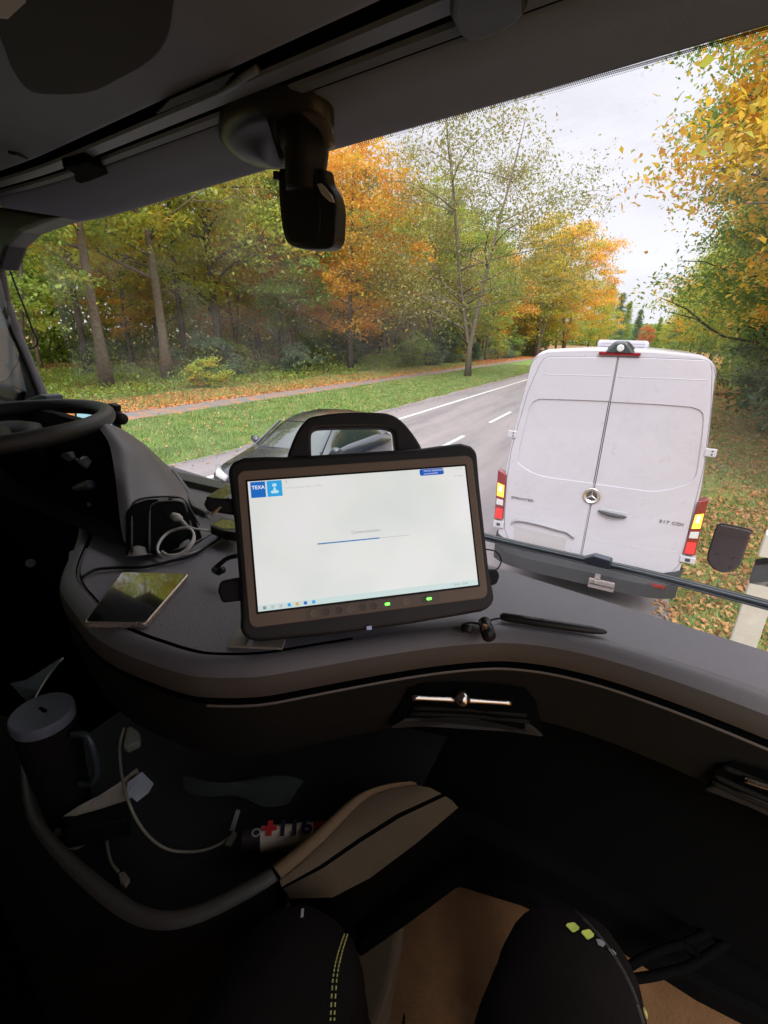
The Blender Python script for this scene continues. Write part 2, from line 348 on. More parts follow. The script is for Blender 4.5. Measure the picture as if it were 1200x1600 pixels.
def tree_shape(seed, H, Rr, base, ncl, per, lsz, trunk_r, sparse=False, spk=.13, lean=.0, forks=1, flatc=.35, limbs=16, conifer=False):
    """returns trunk mesh, crown mesh (origin at the foot)"""
    r = np.random.default_rng(seed); rr = random.Random(seed); b = MB(); tips = []
    stems = []
    for k in range(forks):
        a = rr.uniform(0, 6.28)+k*2.4; off = (.10 if forks > 1 else 0)*H
        pts = []
        for i in range(9):
            t = i/8; s = max(0, t-.12)
            pts.append(np.array([math.cos(a)*off*s*1.9+.012*H*math.sin(t*5+seed)*t+lean*t*H, math.sin(a)*off*s*1.9+.012*H*math.cos(t*4+seed)*t, t*H*(.92-.06*k)]))
        stems.append(pts); rad = [trunk_r*(1.35 if i == 0 else 1)*(1-.86*(i/8)**.8)/(1 if k == 0 else 1.35) for i in range(9)]
        b.tube(pts, rad, 9)
    for i in range(limbs):
        st = stems[i % forks]; t = base/H+(1-base/H)*rr.uniform(-.05, .85); t = min(max(t, .1), .93); q = t*8; j = int(q); p = st[j]*(1-(q-j))+st[min(j+1, 8)]*(q-j)
        a = rr.uniform(0, 6.28); z = (p[2]-base)/(H-base)
        L = Rr*(1-.45*z if not conifer else 1.05-z)*rr.uniform(.75, 1.05); up = rr.uniform(.25, .7) if not conifer else -.1
        pp = [p]
        for s in range(1, 5): pp.append(p+np.array([math.cos(a+.12*s*rr.uniform(-1, 1))*L*s/4, math.sin(a+.1*s)*L*s/4, up*L*s/4*(1-.08*s)]))
        r0 = trunk_r*.38*(1-.6*z); b.tube(pp, [r0, r0*.75, r0*.5, r0*.3, r0*.12], 6)
        tips += pp[2:]
        for s in range(3):
            c0 = pp[2+s % 3]; a2 = a+rr.uniform(-1.3, 1.3); l2 = L*rr.uniform(.25, .45)
            e_ = c0+np.array([math.cos(a2)*l2, math.sin(a2)*l2, l2*rr.uniform(-.1, .6)]); m_ = (c0+e_)/2+np.array([0, 0, .08*l2])
            b.tube([c0, m_, e_], [r0*.35, r0*.22, r0*.08], 5, False); tips.append(e_); tips.append(m_)
            if sparse:
                for _ in range(3):
                    e2 = e_+np.array([rr.uniform(-1, 1), rr.uniform(-1, 1), rr.uniform(-.3, 1)])*l2*.55; b.tube([e_ if _ else m_, e2], [r0*.14, r0*.05], 4, False); tips.append(e2)
    tm = bpy.data.meshes.new('trunk'); tm.from_pydata(b.v, [], b.f); tm.polygons.foreach_set('use_smooth', [True]*len(tm.polygons)); tm.update()
    # clusters of leaves: round the branch ends and over a lumpy shell
    tips = np.array(tips); C = []
    cz = (H*1.02+base)/2; hz = (H*1.04-base)/2
    k = 0
    while k < ncl:
        if r.random() < (.9 if sparse else .35): c = tips[r.integers(len(tips))]+r.normal(0, .07*Rr, 3)
        else:
            u = r.normal(0, 1, 3); u /= np.linalg.norm(u); rad = r.uniform(.55, 1)**.6
            zz = u[2]; wid = (1-.25*max(zz, 0)) if not conifer else max(.08, (1-zz)/2*1.15)
            lump = 1+.22*math.sin(3*math.atan2(u[1], u[0])+seed)*math.cos(2.3*zz+seed)
            c = np.array([u[0]*Rr*rad*lump*wid, u[1]*Rr*rad*lump*wid, cz+zz*hz*rad])
            if conifer: hh = r.random()**.8; q = r.uniform(0, 6.28); rd = (1.02-hh)*Rr*r.uniform(.55, 1); c = np.array([math.cos(q)*rd, math.sin(q)*rd, base+hh*(H-base)])
            c = c+np.array([lean*c[2], 0, 0])
        sp = Rr*(spk if not sparse else .10)*r.uniform(.6, 1.4); m = int(per*r.uniform(.5, 1.4))
        q = r.normal(0, 1, (m, 3))*np.array([sp, sp, sp*flatc]); dd = np.hypot(q[:, 0], q[:, 1]); q[:, 2] -= .25*dd
        C.append(c+q); k += 1
    C = np.concatenate(C)
    return tm, leaves_mesh('crown', C, lsz, mat_=None, rng=r)
bark = mat('bark', (.17, .135, .10), .95, bump=1, bscale=22, var=.35, vscale=7)
barkd = mat('bark_dark', (.085, .07, .055), .95, bump=1, bscale=22, var=.35, vscale=7)
YEL = (.78, .52, .05); ORA = (.82, .37, .06); GRN = (.28, .40, .07); LGR = (.52, .58, .09); DGR = (.13, .21, .06); OLV = (.36, .36, .11); RED = (.65, .18, .08); BLG = (.15, .24, .13)
LM = dict(
 gy=leafmat('leaf_green_yellow', [DGR, GRN, LGR, LGR, (.48, .40, .04), YEL, ORA]),
 yg=leafmat('leaf_yellow', [GRN, LGR, (.48, .40, .04), YEL, YEL, ORA, (.5, .2, .04)]),
 og=leafmat('leaf_orange', [(.45, .42, .06), YEL, (.88, .56, .07), (.88, .50, .07), ORA, ORA, (.70, .28, .05)]),
 gr=leafmat('leaf_green', [DGR, GRN, GRN, (.22, .32, .06), LGR, (.42, .38, .06)]),
 dk=leafmat('leaf_dark', [(.05, .10, .05), DGR, (.11, .19, .08), (.16, .24, .09)], trans=.15),
 ol=leafmat('leaf_olive', [(.17, .18, .08), OLV, (.33, .30, .08), (.44, .31, .08)]),
 rd=leafmat('leaf_red', [(.35, .10, .05), RED, (.6, .2, .06)]),
 bg=leafmat('leaf_bluegreen', [(.08, .14, .08), BLG, (.2, .30, .16), (.3, .40, .2)]),
)
S = {}
S['broad1'] = tree_shape(1, 17, 5.6, 3.2, 165, 135, .26, .24)
S['broad2'] = tree_shape(2, 19, 6.2, 4.6, 170, 115, .27, .34, limbs=20)
S['broad3'] = tree_shape(3, 16, 5.0, 2.2, 160, 130, .26, .26, forks=2)
S['tall'] = tree_shape(4, 21, 4.6, 6.5, 120, 110, .27, .30)
S['slim'] = tree_shape(5, 13, 3.4, 3.2, 90, 110, .26, .15, forks=2)
S['multi'] = tree_shape(6, 18.8, 6.8, 3.4, 620, 56, .20, .22, sparse=True, forks=3, limbs=34, flatc=.8)
S['conif'] = tree_shape(7, 19, 3.8, 1.0, 260, 110, .26, .25, conifer=True, limbs=40)
S['near'] = tree_shape(8, 15.5, 6.0, 2.0, 900, 175, .15, .30, spk=.10, forks=2, limbs=34, flatc=.3)
S['shrub'] = tree_shape(9, 2.6, 1.7, .1, 60, 90, .17, .05, forks=3, limbs=10)
S['shrub2'] = tree_shape(10, 4.2, 2.1, .2, 70, 90, .2, .06, forks=3, limbs=12)
def tree(x, y, shape, lm_, sc=1.0, rot=None, label=None, group=None, cat='tree', name='autumn_tree', bk=None, szz=1.0):
    rot = random.uniform(0, 6.28) if rot is None else rot
    t = thing(name, (x, y, -.05), label, cat, group); t.rotation_euler = (0, 0, rot); t.scale = (sc, sc, sc*szz)
    tm, cm = S[shape]
    for nm, me, m in (('trunk', tm, bk or bark), ('crown', cm, LM[lm_])):
        o = bpy.data.objects.new(nm, me); COL.objects.link(o); o.parent = t
        if not me.materials: me.materials.append(m)
        o.material_slots[0].link = 'OBJECT'; o.material_slots[0].material = m
    return t
# trees with a face of their own in the photo
tree(-25.0, 16.3, 'tall', 'gy', 1.0, 1.1, 'thick pale leaning trunk nearest the steering wheel at the edge of the wood', bk=bark)
tree(-25.8, 20.8, 'tall', 'gy', 1.05, 2.2, 'second thick pale trunk from the left, standing by the leaf covered bank', bk=bark)
tree(-27.5, 26.8, 'broad2', 'gy', 1.0, .3, 'broad green and yellow tree behind the left end of the tablet handle', bk=barkd)
tree(-24.8, 31.3, 'slim', 'gr', 1.0, .5, 'slim dark twin stemmed tree in the gap under the hanging mirror unit', bk=barkd)
tree(-22.2, 36.5, 'broad1', 'og', 1.02, 4.0, 'bright orange and yellow tree right of the hanging mirror unit', bk=barkd)
tree(-28.5, 37.0, 'broad2', 'og', .98, 1.0, 'taller rust and orange tree crown reaching the top edge of the windscreen')
tree(-12.4, 38.5, 'multi', 'ol', 1.03, 2.4, 'thin leafed many stemmed tree standing alone on the grass verge', name='roadside_tree', bk=bark)
tree(-20.0, 60.0, 'broad1', 'gr', 1.0, .5, 'light green leafy tree directly behind the lone roadside tree')
tree(-24.0, 64.0, 'conif', 'bg', 1.0, .5, 'blue green pointed tree rising left of the lone roadside tree', cat='conifer', name='conifer_tree', bk=barkd)
tree(-17.0, 92.0, 'broad3', 'yg', 1.4, .5, 'yellow and orange tree at the far end of the wood beside the road')
tree(-15.0, 108.0, 'broad3', 'og', 1.5, 1.5, 'last orange tree before the gap of sky above the van')
tree(-1.0, 260.0, 'broad1', 'rd', .62, 0, 'small red tree in the distance above the van roof')
# the wood across the road
pal = ['gy', 'gy', 'yg', 'gr', 'gy', 'yg', 'gy', 'gr']
rnd = random.Random(5); placed = [(-25, 16.3), (-25.8, 20.8), (-27.5, 26.8), (-24.8, 31.3), (-21.6, 37), (-27.5, 36), (-20, 60), (-24, 64)]
GW = 'trees of the wood across the road'
CW = dict(gy='green and yellow', yg='mostly yellow', gr='leafy green', bg='blue green', og='orange', dk='dark green')
ZN = [(-9e9, 'at the far left above the steering wheel'), (130, 'between the two thick pale trunks'), (262, 'right of the second pale trunk'), (350, 'left of the hanging mirror unit'), (430, 'below the hanging mirror unit'), (525, 'behind the orange tree'), (640, 'left of the lone roadside tree'), (750, 'right of the lone roadside tree'), (870, 'near the far end of the wood')]
ORD = ['nearest', 'second', 'third', 'fourth', 'fifth', 'sixth', 'seventh', 'eighth', 'ninth', 'tenth', 'eleventh', 'twelfth', 'thirteenth', 'fourteenth', 'fifteenth', 'sixteenth', 'seventeenth', 'eighteenth', 'nineteenth', 'twentieth']
def pxof(x, y, z=1.5):
    q_ = R.T @ (np.array([x, y, z])-EYE); return 600+F*q_[0]/q_[2] if q_[2] > 0 else -9999
def zone_label(objs, noun):
    bins = {}
    for o in objs:
        px = pxof(o.location.x, o.location.y); zn = [n_ for x_, n_ in ZN if px >= x_][-1]; bins.setdefault(zn, []).append(o)
    for zn, L_ in bins.items():
        L_.sort(key=lambda o: o.location.x**2+o.location.y**2)
        for i_, o in enumerate(L_): o['label'] = '%s %s, %s %s' % (o['pal'], noun, ORD[min(i_, 19)], zn) if i_ else '%s %s, nearest one %s' % (o['pal'], noun, zn)
WOOD = []; BUSH = []
k = 0; tries = 0
while k < 66 and tries < 6000:
    tries += 1
    y = rnd.uniform(4, 125); x = -rnd.uniform(20 + (2.5 if y < 34 else -1.5), 50)
    if any((x-a)**2+(y-b)**2 < (3.3 if x < -30 else 4.4)**2 for a, b in placed): continue
    if pxof(x, y) < -120: continue
    placed.append((x, y)); k += 1
    front = x > -29
    sh = rnd.choice(['broad1', 'broad2', 'broad3', 'tall', 'slim', 'broad1']) if not front else rnd.choice(['broad1', 'slim', 'broad3', 'tall', 'broad1'])
    if y > 70: sh = rnd.choice(['broad1', 'broad3', 'broad2'])
    p = rnd.choice(pal) if y < 80 else rnd.choice(['yg', 'og', 'gy'])
    o_ = tree(x, y, sh, p, rnd.uniform(.8, 1.12), label='one of the crowded green and yellow trees filling the wood across the road', group=GW, bk=rnd.choice([bark, barkd, barkd])); o_['pal'] = CW[p]; WOOD.append(o_)
zone_label(WOOD, 'tree')
GS = 'undergrowth bushes at the foot of the wood'
for i in range(34):
    if i % 3 == 1 and i < 16: continue
    y = 5+i*3.0+rnd.uniform(-1, 1); x = -rnd.uniform(20.5, 31) if y < 50 else -rnd.uniform(19, 25)
    pp_ = rnd.choice(['bg', 'gr', 'gr', 'gy', 'bg'])
    if pxof(x, y) < -60: continue
    o_ = tree(x, y, rnd.choice(['shrub', 'shrub2', 'shrub2']), pp_, rnd.uniform(.6, 1.1), label='leafy green bush in the undergrowth below the trees across the road', group=GS, cat='bush', name='undergrowth_bush', bk=barkd); o_['pal'] = CW[pp_]; BUSH.append(o_)
zone_label(BUSH, 'bush')
# right hand side
tree(6.9, 14.6, 'near', 'yg', 1.0, .3, 'large yellow and orange leaved tree overhanging the right edge of the windscreen', bk=barkd)
tree(6.9, 23.0, 'near', 'gr', 1.05, 2.0, 'leafy green tree just right of the gap of sky, second along the right verge', bk=barkd)
tree(7.6, 19.2, 'conif', 'dk', .62, 2.0, 'dark evergreen beside the leaf strewn verge right of the van', cat='conifer', name='conifer_tree', bk=bark)
tree(6.9, 28, 'conif', 'dk', .85, 1, 'dark evergreen with drooping boughs just right of the van roof edge', cat='conifer', name='conifer_tree', bk=bark)
GR = 'trees along the right hand verge'; RT = []; DT = []; VB = []
for x, y, sh, p, s in [(8.5, 36, 'broad3', 'yg', 1.0), (14.5, 29, 'conif', 'dk', .95), (6.8, 38, 'conif', 'gr', .7), (8.8, 48, 'broad1', 'gy', 1.0), (9, 62, 'broad3', 'gy', 1.1), (15, 42, 'broad1', 'gr', 1.0), (9.5, 78, 'broad3', 'gr', 1.1), (9.5, 96, 'broad1', 'gy', 1.1),
                       (9.5, 118, 'broad2', 'gr', 1), (9.5, 142, 'broad1', 'yg', 1), (18, 20, 'broad2', 'gr', 1.0), (21, 34, 'conif', 'dk', 1.1), (10, 170, 'conif', 'gr', 1), (17, 60, 'conif', 'dk', 1), (12.5, 36, 'conif', 'dk', .9)]:
    o_ = tree(x, y, sh, p, s, label='x', group=GR, bk=barkd); o_['pal'] = CW[p]; RT.append(o_)
RT.sort(key=lambda o: o.location.y)
for i_, o in enumerate(RT): o['label'] = '%s tree on the right verge, %s beyond the van' % (o['pal'], ORD[i_])
GF = 'distant trees at the end of the road'
for x, y, sh, p, s in [(-13, 135, 'broad1', 'gy', 1.0), (-13, 160, 'broad3', 'yg', 1.0), (-14, 190, 'conif', 'gr', 1.1), (-12, 225, 'conif', 'bg', 1.1), (-10, 250, 'conif', 'gr', 1.0), (-6, 300, 'conif', 'bg', 1.0), (4, 300, 'conif', 'gr', .8), (9, 210, 'conif', 'dk', .9), (8, 260, 'broad1', 'gy', .8)]:
    o_ = tree(x, y, sh, p, s, label='x', group=GF, bk=barkd); o_['pal'] = CW[p]; DT.append(o_)
DT.sort(key=lambda o: pxof(o.location.x, o.location.y))
for i_, o in enumerate(DT): o['label'] = 'small distant %s tree at the end of the road, %s from the left' % (o['pal'], 'first' if i_ == 0 else ORD[i_])
for x, y, s in [(7.2, 16.5, 1.4), (7.8, 13.0, 1.4), (6.8, 20, 1.4), (6.4, 24.5, 1.4), (6.6, 29, 1.3), (7.0, 33, 1.2), (8.0, 10.5, 1.2), (8, 38, 1.2), (8, 44, 1.2)]:
    VB.append(tree(x, y, 'shrub2', 'dk' if y < 25 else 'gr', s, label='x', group='dark bushes beside the right verge', cat='bush', name='verge_bush', bk=barkd))
VB.sort(key=lambda o: o.location.y)
for i_, o in enumerate(VB): o['label'] = 'low %s bush under the right hand trees, %s from the camera' % ('dark green' if o.location.y < 25 else 'green', ORD[i_])
# far-off wood closing the view between the trunks
def scatter_leaves(name, n, xr, yr, zr, size, m, flat=.8, zfun=None, rng=RNG, aspect=.6):
    C = np.stack([rng.uniform(*xr, n), rng.uniform(*yr, n), rng.uniform(*zr, n)], 1)
    if zfun is not None: C = zfun(C)
    me = leaves_mesh(name, C, size, flat, m, aspect, rng); o = bpy.data.objects.new(name, me); COL.objects.link(o); return tag(o, kind='stuff')
tag(scatter_leaves('far_wood', 150000, (-58, -44), (-25, 190), (0, 17), .6, LM['gr'], zfun=lambda C: np.stack([C[:, 0], C[:, 1], 17*(C[:, 2]/17)**1.35], 1)), 'deep green mass of the wood far behind the trunks across the road', 'woodland')
tag(scatter_leaves('far_wood', 40000, (17, 30), (5, 300), (0, 15), .75, LM['dk']), 'deep dark mass of the wood behind the right hand trees', 'woodland')
tag(scatter_leaves('far_wood', 26000, (-70, 70), (330, 350), (0, 13), 1.3, LM['gr']), 'hazy mass of the wood closing the end of the road', 'woodland')
tag(scatter_leaves('undergrowth', 80000, (-36, -20.5), (2, 100), (0, 1), .17, LM['gr'], zfun=lambda C: np.stack([C[:, 0]+.6*np.sin(C[:, 1]), C[:, 1], C[:, 2]**1.6*(.3+1.9*np.clip(np.sin(C[:, 0]*.9)*np.sin(C[:, 1]*.55+C[:, 0]*.3), 0, 1))], 1)), 'low green undergrowth on the forest floor', 'undergrowth')
# fallen leaves
llm = leafmat('leaf_fallen', [(.28, .11, .04), (.55, .19, .06), (.68, .27, .08), (.70, .36, .10), (.42, .24, .12)], trans=.1, clump=2)
llm2 = leafmat('leaf_fallen_pale', [(.20, .10, .05), (.42, .18, .07), (.5, .28, .10), (.45, .30, .14)], trans=.1, clump=2)
def onground(C): return np.stack([C[:, 0], C[:, 1], .0+np.abs(C[:, 2])], 1)
tag(scatter_leaves('fallen_leaves', 42000, (-20.6, -16.7), (4, 90), (-.02, .03), .11, llm, .25, onground), 'band of orange fallen leaves beside the path', 'fallen leaves')
tag(scatter_leaves('fallen_leaves', 4200, (-15.4, -9.0), (3, 60), (.03, .08), .09, llm2, .3, onground), 'few scattered leaves on the mown grass verge across the road', 'fallen leaves')
tag(scatter_leaves('fallen_leaves', 1500, (-10.2, -8.6), (3, 60), (.0, .02), .08, llm2, .2, onground), 'leaves blown against the far edge of the road', 'fallen leaves')
def rightl(C):
    x = .9+8.5*((C[:, 0]-.9)/8.5)**.62; return np.stack([x, C[:, 1], np.abs(C[:, 2])*.7], 1)
tag(scatter_leaves('fallen_leaves', 36000, (.9, 9.4), (4, 42), (-.03, .04), .10, llm2, .3, rightl), 'brown and orange fallen leaves scattered in the right verge grass', 'fallen leaves')
tag(scatter_leaves('fallen_leaves', 7000, (.6, 5.0), (3.6, 11), (-.03, .05), .075, llm2, .3, onground), 'brown fallen leaves in the grass right beside the van', 'fallen leaves')
def blades(name, n, xr, yr, h, m, wd=.012, rng=RNG, powy=1.0):
    u = rng.random(n)**powy; C = np.stack([rng.uniform(*xr, n), yr[0]+(yr[1]-yr[0])*u, np.full(n, -.03)], 1)
    cl = .5+.5*np.sin(C[:, 0]*2.1+np.sin(C[:, 1]*1.3)*2)*np.sin(C[:, 1]*1.7)
    a = rng.uniform(0, 6.28, n); hh = h*rng.uniform(.5, 1.3, n)*(.7+.6*cl); sc_ = (1+C[:, 1]/18)
    d = np.stack([np.cos(a), np.sin(a), np.zeros(n)], 1)*(wd*sc_)[:, None]; l = rng.normal(0, .35, (n, 2))*hh[:, None]
    tip = C+np.stack([l[:, 0], l[:, 1], hh], 1)
    V = np.stack([C-d, C+d, tip], 1).reshape(-1, 3); me = mesh_np(name, V, np.arange(n*3).reshape(n, 3), m)
    o = bpy.data.objects.new(name, me); COL.objects.link(o); return tag(o, kind='stuff')
gmat = leafmat('grass_blade', [(.15, .24, .06), (.22, .33, .09), (.31, .42, .13), (.42, .43, .16)], trans=.3, clump=1.2)
tag(blades('grass', 90000, (-15.2, -9.35), (3, 60), .10, gmat, powy=1.5), 'bright green mown grass verge between road and path', 'grass')
tag(blades('grass', 38000, (.8, 5.5), (3.5, 34), .08, gmat, powy=1.8, wd=.009), 'rough green grass on the verge right of the van', 'grass')
tag(blades('grass', 15000, (-21, -17), (5, 60), .16, gmat, powy=1.3), 'thin grass poking through leaves at the edge of the wood', 'grass')
# ================================================================== the white van
def rrect(w, h0, h1, r, n=6):
    """half-profile outline in x,z: bottom square, top rounded; w = list[(z, halfwidth)]"""
    pts = []
    for z, hw in w: pts.append((hw, z))
    return pts
VX, VY = -.231, 5.5
van = thing('delivery_van', (VX, VY+3, 0), 'white high roof delivery van stopped right in front, hazard lights glowing', 'van')
# body section: half widths by height (tumblehome like the real one)
PROF = [(.42, .93), (.55, .985), (.9, 1.0), (1.3, .995), (1.6, .985), (1.9, .955), (2.2, .92), (2.45, .885), (2.62, .862)]
def section(y, k=1.0, top=2.86, inset=0.0):
    P = [(hw*k-inset, z) for z, hw in PROF]; r = .20; hw = P[-1][0]; zc = top-r
    P = [p for p in P if p[1] < zc]
    P += [(hw-r*(1-math.cos(a))*1.1, zc+r*math.sin(a)) for a in np.linspace(0, math.pi/2, 7)]
    P += [(hw*.4, top+.022), (0, top+.03)]
    full = [(x, z) for x, z in P]+[(-x, z) for x, z in P[::-1][1:]]
    return [np.array([VX+x, y, z]) for x, z in full]
b = MB(); secs = []
for y, k, top in [(0.0, .985, 2.83), (.03, .995, 2.85), (.08, 1, 2.86), (1, 1, 2.86), (2.6, 1, 2.86), (4.1, 1, 2.84), (4.5, .995, 2.76)]: secs.append(section(VY+y, k, top))
# nose
def nose(y, k, top, zb=.42):
    s = section(VY+y, k, 2.86); return [np.array([p[0], p[1], zb+(p[2]-zb)*(top-zb)/(2.86-zb)]) for p in s]
secs += [nose(4.95, .97, 2.35), nose(5.45, .95, 1.75), nose(5.75, .94, 1.35), nose(6.2, .92, 1.15), nose(6.4, .8, .95)]
b.grid(secs); n = len(secs[0]); b.f.append(tuple(range(n))); b.f.append(tuple(len(b.v)-n+i for i in range(n))[::-1])
body = b.build('body', M['paint'], van, smooth=False)
body.data.polygons.foreach_set('use_smooth', [len(p.vertices) == 4 for p in body.data.polygons])
# rear doors: proud panels of the rear face. pixel outline -> plane y
def rp(px, py, dy=0.0): return aty(px, py, VY-.002+dy) if False else aty(px, py, VY)+np.array([0, dy, 0])
OUTL = [(800, 700), (810, 665), (826, 610), (843, 572), (850, 561), (858, 557.5), (966, 558)]
OUTLb = [(907, 872), (880, 868), (830, 857), (806, 851), (795, 842), (789, 826), (789, 800), (792, 750)]
OUTR = [(966, 558), (1060, 561), (1102, 563), (1110, 569), (1112, 582), (1110, 640), (1099, 730), (1082, 800), (1068, 862), (1062, 880), (1050, 893), (1024, 897), (970, 889), (907, 872)]
def inset_panel(name, outline, d):
    P = [rp(*p) for p in outline]; q = MB(); q.prism([p+np.array([0, .01, 0]) for p in P], (0, -.01-d, 0)); return q.build(name, M['paint'], van, bevel=.006, seg=3)
def shrink(outline, c, k): return [(c[0]+(x-c[0])*k, c[1]+(y-c[1])*k) for x, y in outline]
Lout = OUTL[:-1]+[(964.6, 558), (905.6, 871.5)]+OUTLb[1:]
Rout = [(967.2, 558)]+OUTR[1:-1]+[(908.4, 872)]
dl = inset_panel('rear_door', Lout, .002); dr = inset_panel('rear_door', Rout, .002)
dl['label'] = 'left rear door with number plate recess'; dr['label'] = 'right rear door with handle'
LF = [(800, 700), (810, 665), (826, 610), (843, 572), (850, 561), (858, 557.5), (964.6, 558), (951.6, 627), (900, 625), (850, 623.5), (841, 624), (833, 628), (828, 636), (820, 665), (812, 700), (809, 722), (820, 731), (832, 738), (846, 743), (863, 746), (900, 751), (927.8, 754.5), (905.6, 871.5)]+OUTLb[1:]
RF = [(967.2, 558)]+OUTR[1:-1]+[(908.4, 872), (930.5, 755.5), (970, 761), (1010, 766.5), (1027, 767), (1050, 763), (1068, 758), (1080, 752), (1087, 743), (1090, 730), (1097, 680), (1099, 655), (1098, 646), (1092, 640), (1080, 636), (1030, 632), (954.3, 628)]
for par_, fr_ in ((dl, LF), (dr, RF)):
    q = MB(); q.prism([rp(*p, -.002) for p in fr_], (0, -.0125, 0)); q.build('door_frame', M['paint'], par_, bevel=.006, seg=3)
# dark gap around and between the doors
q = MB(); q.tube([rp(*p, -.002) for p in Lout]+[rp(*Lout[0], -.002)], .0042, 6); q.tube([rp(*p, -.002) for p in Rout]+[rp(*Rout[0], -.002)], .0042, 6)
q.build('door_seal', M['seam'], van)
# recessed window pressings: a raised bead frame round a slightly sunk field
def bead(pts, r, m, name, par, dy=-.013, k=4, closed=False):
    P = spline([rp(*p, dy) for p in pts], k); q = MB(); q.tube(P, r, 8); return q.build(name, m, par, smooth=True)
WL = [(955, 627), (900, 625), (850, 623.5), (836, 626), (828, 636), (820, 665), (812, 700), (809, 722)]
WR = [(963, 628), (1030, 632), (1080, 636), (1093, 640), (1099, 650), (1097, 680), (1090, 730), (1086, 745)]
BL = [(811, 723), (820, 730), (840, 741), (863, 746), (900, 751), (929, 755)]
BR = [(934, 756), (970, 761), (1010, 766.5), (1027, 767), (1050, 763), (1075, 755), (1084, 747), (1088, 738)]
shade = mat('recess_shade', (.42, .42, .46), .35, coat=.4)  # darker copy of the van paint, shade for handle recess and grille
# the window fields are pressed inwards: stepped strip (slope face) along top, ridge along bottom
def strip_press(pts, name, par, w0, out, up):
    P = spline([rp(*p, -.0145) for p in pts], 4); rows = [P, [p+np.array([0, -out, up*w0]) for p in P], [p+np.array([0, -out*.2, up*w0*2]) for p in P]]
    q = MB(); q.grid(rows); return q.build(name, M['paint'], par, smooth=True)
bead([(849, 585), (900, 586), (957, 588)], .0042, M['paint'], 'pressing', dl); bead([(966, 589), (1030, 591), (1106, 594)], .0042, M['paint'], 'pressing', dr)
bead([(913, 839), (960, 847), (1010, 856), (1060, 862)], .0028, M['paint'], 'pressing', dr)
# number plate recess with grip lip, plain plate
q = MB(); P = [rp(*p, -.02) for p in [(800, 816), (806, 812), (818, 812), (846, 818), (874, 826), (886, 829), (898, 838)]]; P = spline(P, 4)
q.grid([[p+np.array([0, .004, .016]) for p in P], [p+np.array([0, -.03, .006]) for p in P], [p+np.array([0, -.028, -.016]) for p in P], [p+np.array([0, .0, -.018]) for p in P]])
q.build('grip_lip', mat('lip_grey', (.30, .29, .31), .5), dl, smooth=True)
q = MB(); q.prism([rp(*p, -.016) for p in [(805, 821), (885, 840), (882, 863), (803, 845)]], (0, -.004, 0)); q.build('number_plate', mat('blank_plate', (.42, .39, .41), .5), dl, bevel=.003)
# badge, handle
c = rp(925, 774, -.017); q = MB(); q.lathe(c, (0, -1, 0), [(.001, -.002), (.086, -.002), (.09, .004), (.088, .016), (.074, .018), (.070, .010), (.001, .008)], 36); em = q.build('round_badge', M['chrome'], dl, smooth=True)
q = MB(); q.lathe(c+np.array([0, -.0085, 0]), (0, -1, 0), [(.001, 0), (.07, 0), (.07, .001), (.001, .0015)], 36); q.build('badge_field', mat('badge_dark', (.05, .035, .035), .2), dl)
q = MB()
for a in (90, 210, 330):
    a = math.radians(a); t = c+np.array([math.cos(a)*.072, -.014, math.sin(a)*.072]); s_ = np.array([-math.sin(a), 0, math.cos(a)])*.011
    cc = c+np.array([0, -.018, 0]); q.add([t, c+s_+np.array([0, -.011, 0]), cc, c-s_+np.array([0, -.011, 0])], [(0, 1, 2), (0, 2, 3)])
q.build('badge_star', M['steel'], dl)
h0, h1 = rp(935, 797, -.03), rp(979, 807, -.03); q = MB()
P = [h0+(h1-h0)*t+np.array([0, -.035*math.sin(math.pi*t), 0]) for t in np.linspace(0, 1, 11)]
q.tube(P, [.006+.016*math.sin(math.pi*t)**.5 for t in np.linspace(0, 1, 11)], 10); q.build('door_handle', M['bumper'], dr, smooth=True)
q = MB(); cc = (h0+h1)/2; q.box(cc+np.array([0, .012, .0]), (.27, .008, .075)); q.build('handle_recess', shade, dr, bevel=.003)
dirx = np.array([1, 0, 0.]); bm = mat('badge_letters', (.20, .15, .16), .3, .5)
text('badge_text', 'SPRINTER', .042, rp(799, 778, -.018), dirx*1.45, (0, 0, 1), bm, dl, .003)
text('badge_text', '317 CDI', .045, rp(1029, 815, -.018), dirx*1.45, (0, 0, 1), bm, dr, .003)
# hinges
for px, py in ((801, 678), (1110, 707)):
    c = rp(px, py, -.012); q = MB(); q.box(c, (.10, .026, .08)); hg = q.build('hinge', M['paint'], van, bevel=.008, seg=3)
    q = MB()
    for dz in (-.015, .018): q.lathe(c+np.array([.012, -.015, dz]), (0, -1, 0), [(.001, 0), (.008, 0), (.008, .004), (.001, .005)], 10)
    q.build('screw', M['bumper'], hg)
# tail lights wrap the corner
def taillight(pts, side):
    P = [rp(*p) for p in pts]; q = MB()
    out_ = []
    q.prism([p+np.array([0, .10, 0]) for p in P], (0, -.135, 0)); t = q.build('tail_light', M['redlens'], van, bevel=.012, seg=3)
    (a, b_, c_, d) = P  # outer top, inner top, inner bottom, outer bottom (clockwise)
    def cell(t0, t1, m, name, s0=.12, s1=.88, dy=-.042, seg=3):
        L0 = a+(d-a)*t0; L1 = a+(d-a)*t1; R0 = b_+(c_-b_)*t0; R1 = b_+(c_-b_)*t1
        o_ = np.array([0, -.034, 0]); pp = [L0+(R0-L0)*s0+o_, L0+(R0-L0)*s1+o_, L1+(R1-L1)*s1+o_, L1+(R1-L1)*s0+o_]
        z = MB(); z.prism(pp, (0, -.006, 0)); return z.build(name, m, t, bevel=.002)
    cell(.24, .50, M['amberlit'], 'indicator_lamp'); cell(.26, .40, M['ambercore'], 'indicator_bulb', .3, .7)
    bpy.data.objects[-1] if False else None
    cell(.56, .68, M['clearlens'], 'reversing_lamp'); cell(.76, .97, M['redlit'], 'tail_lamp'); return t
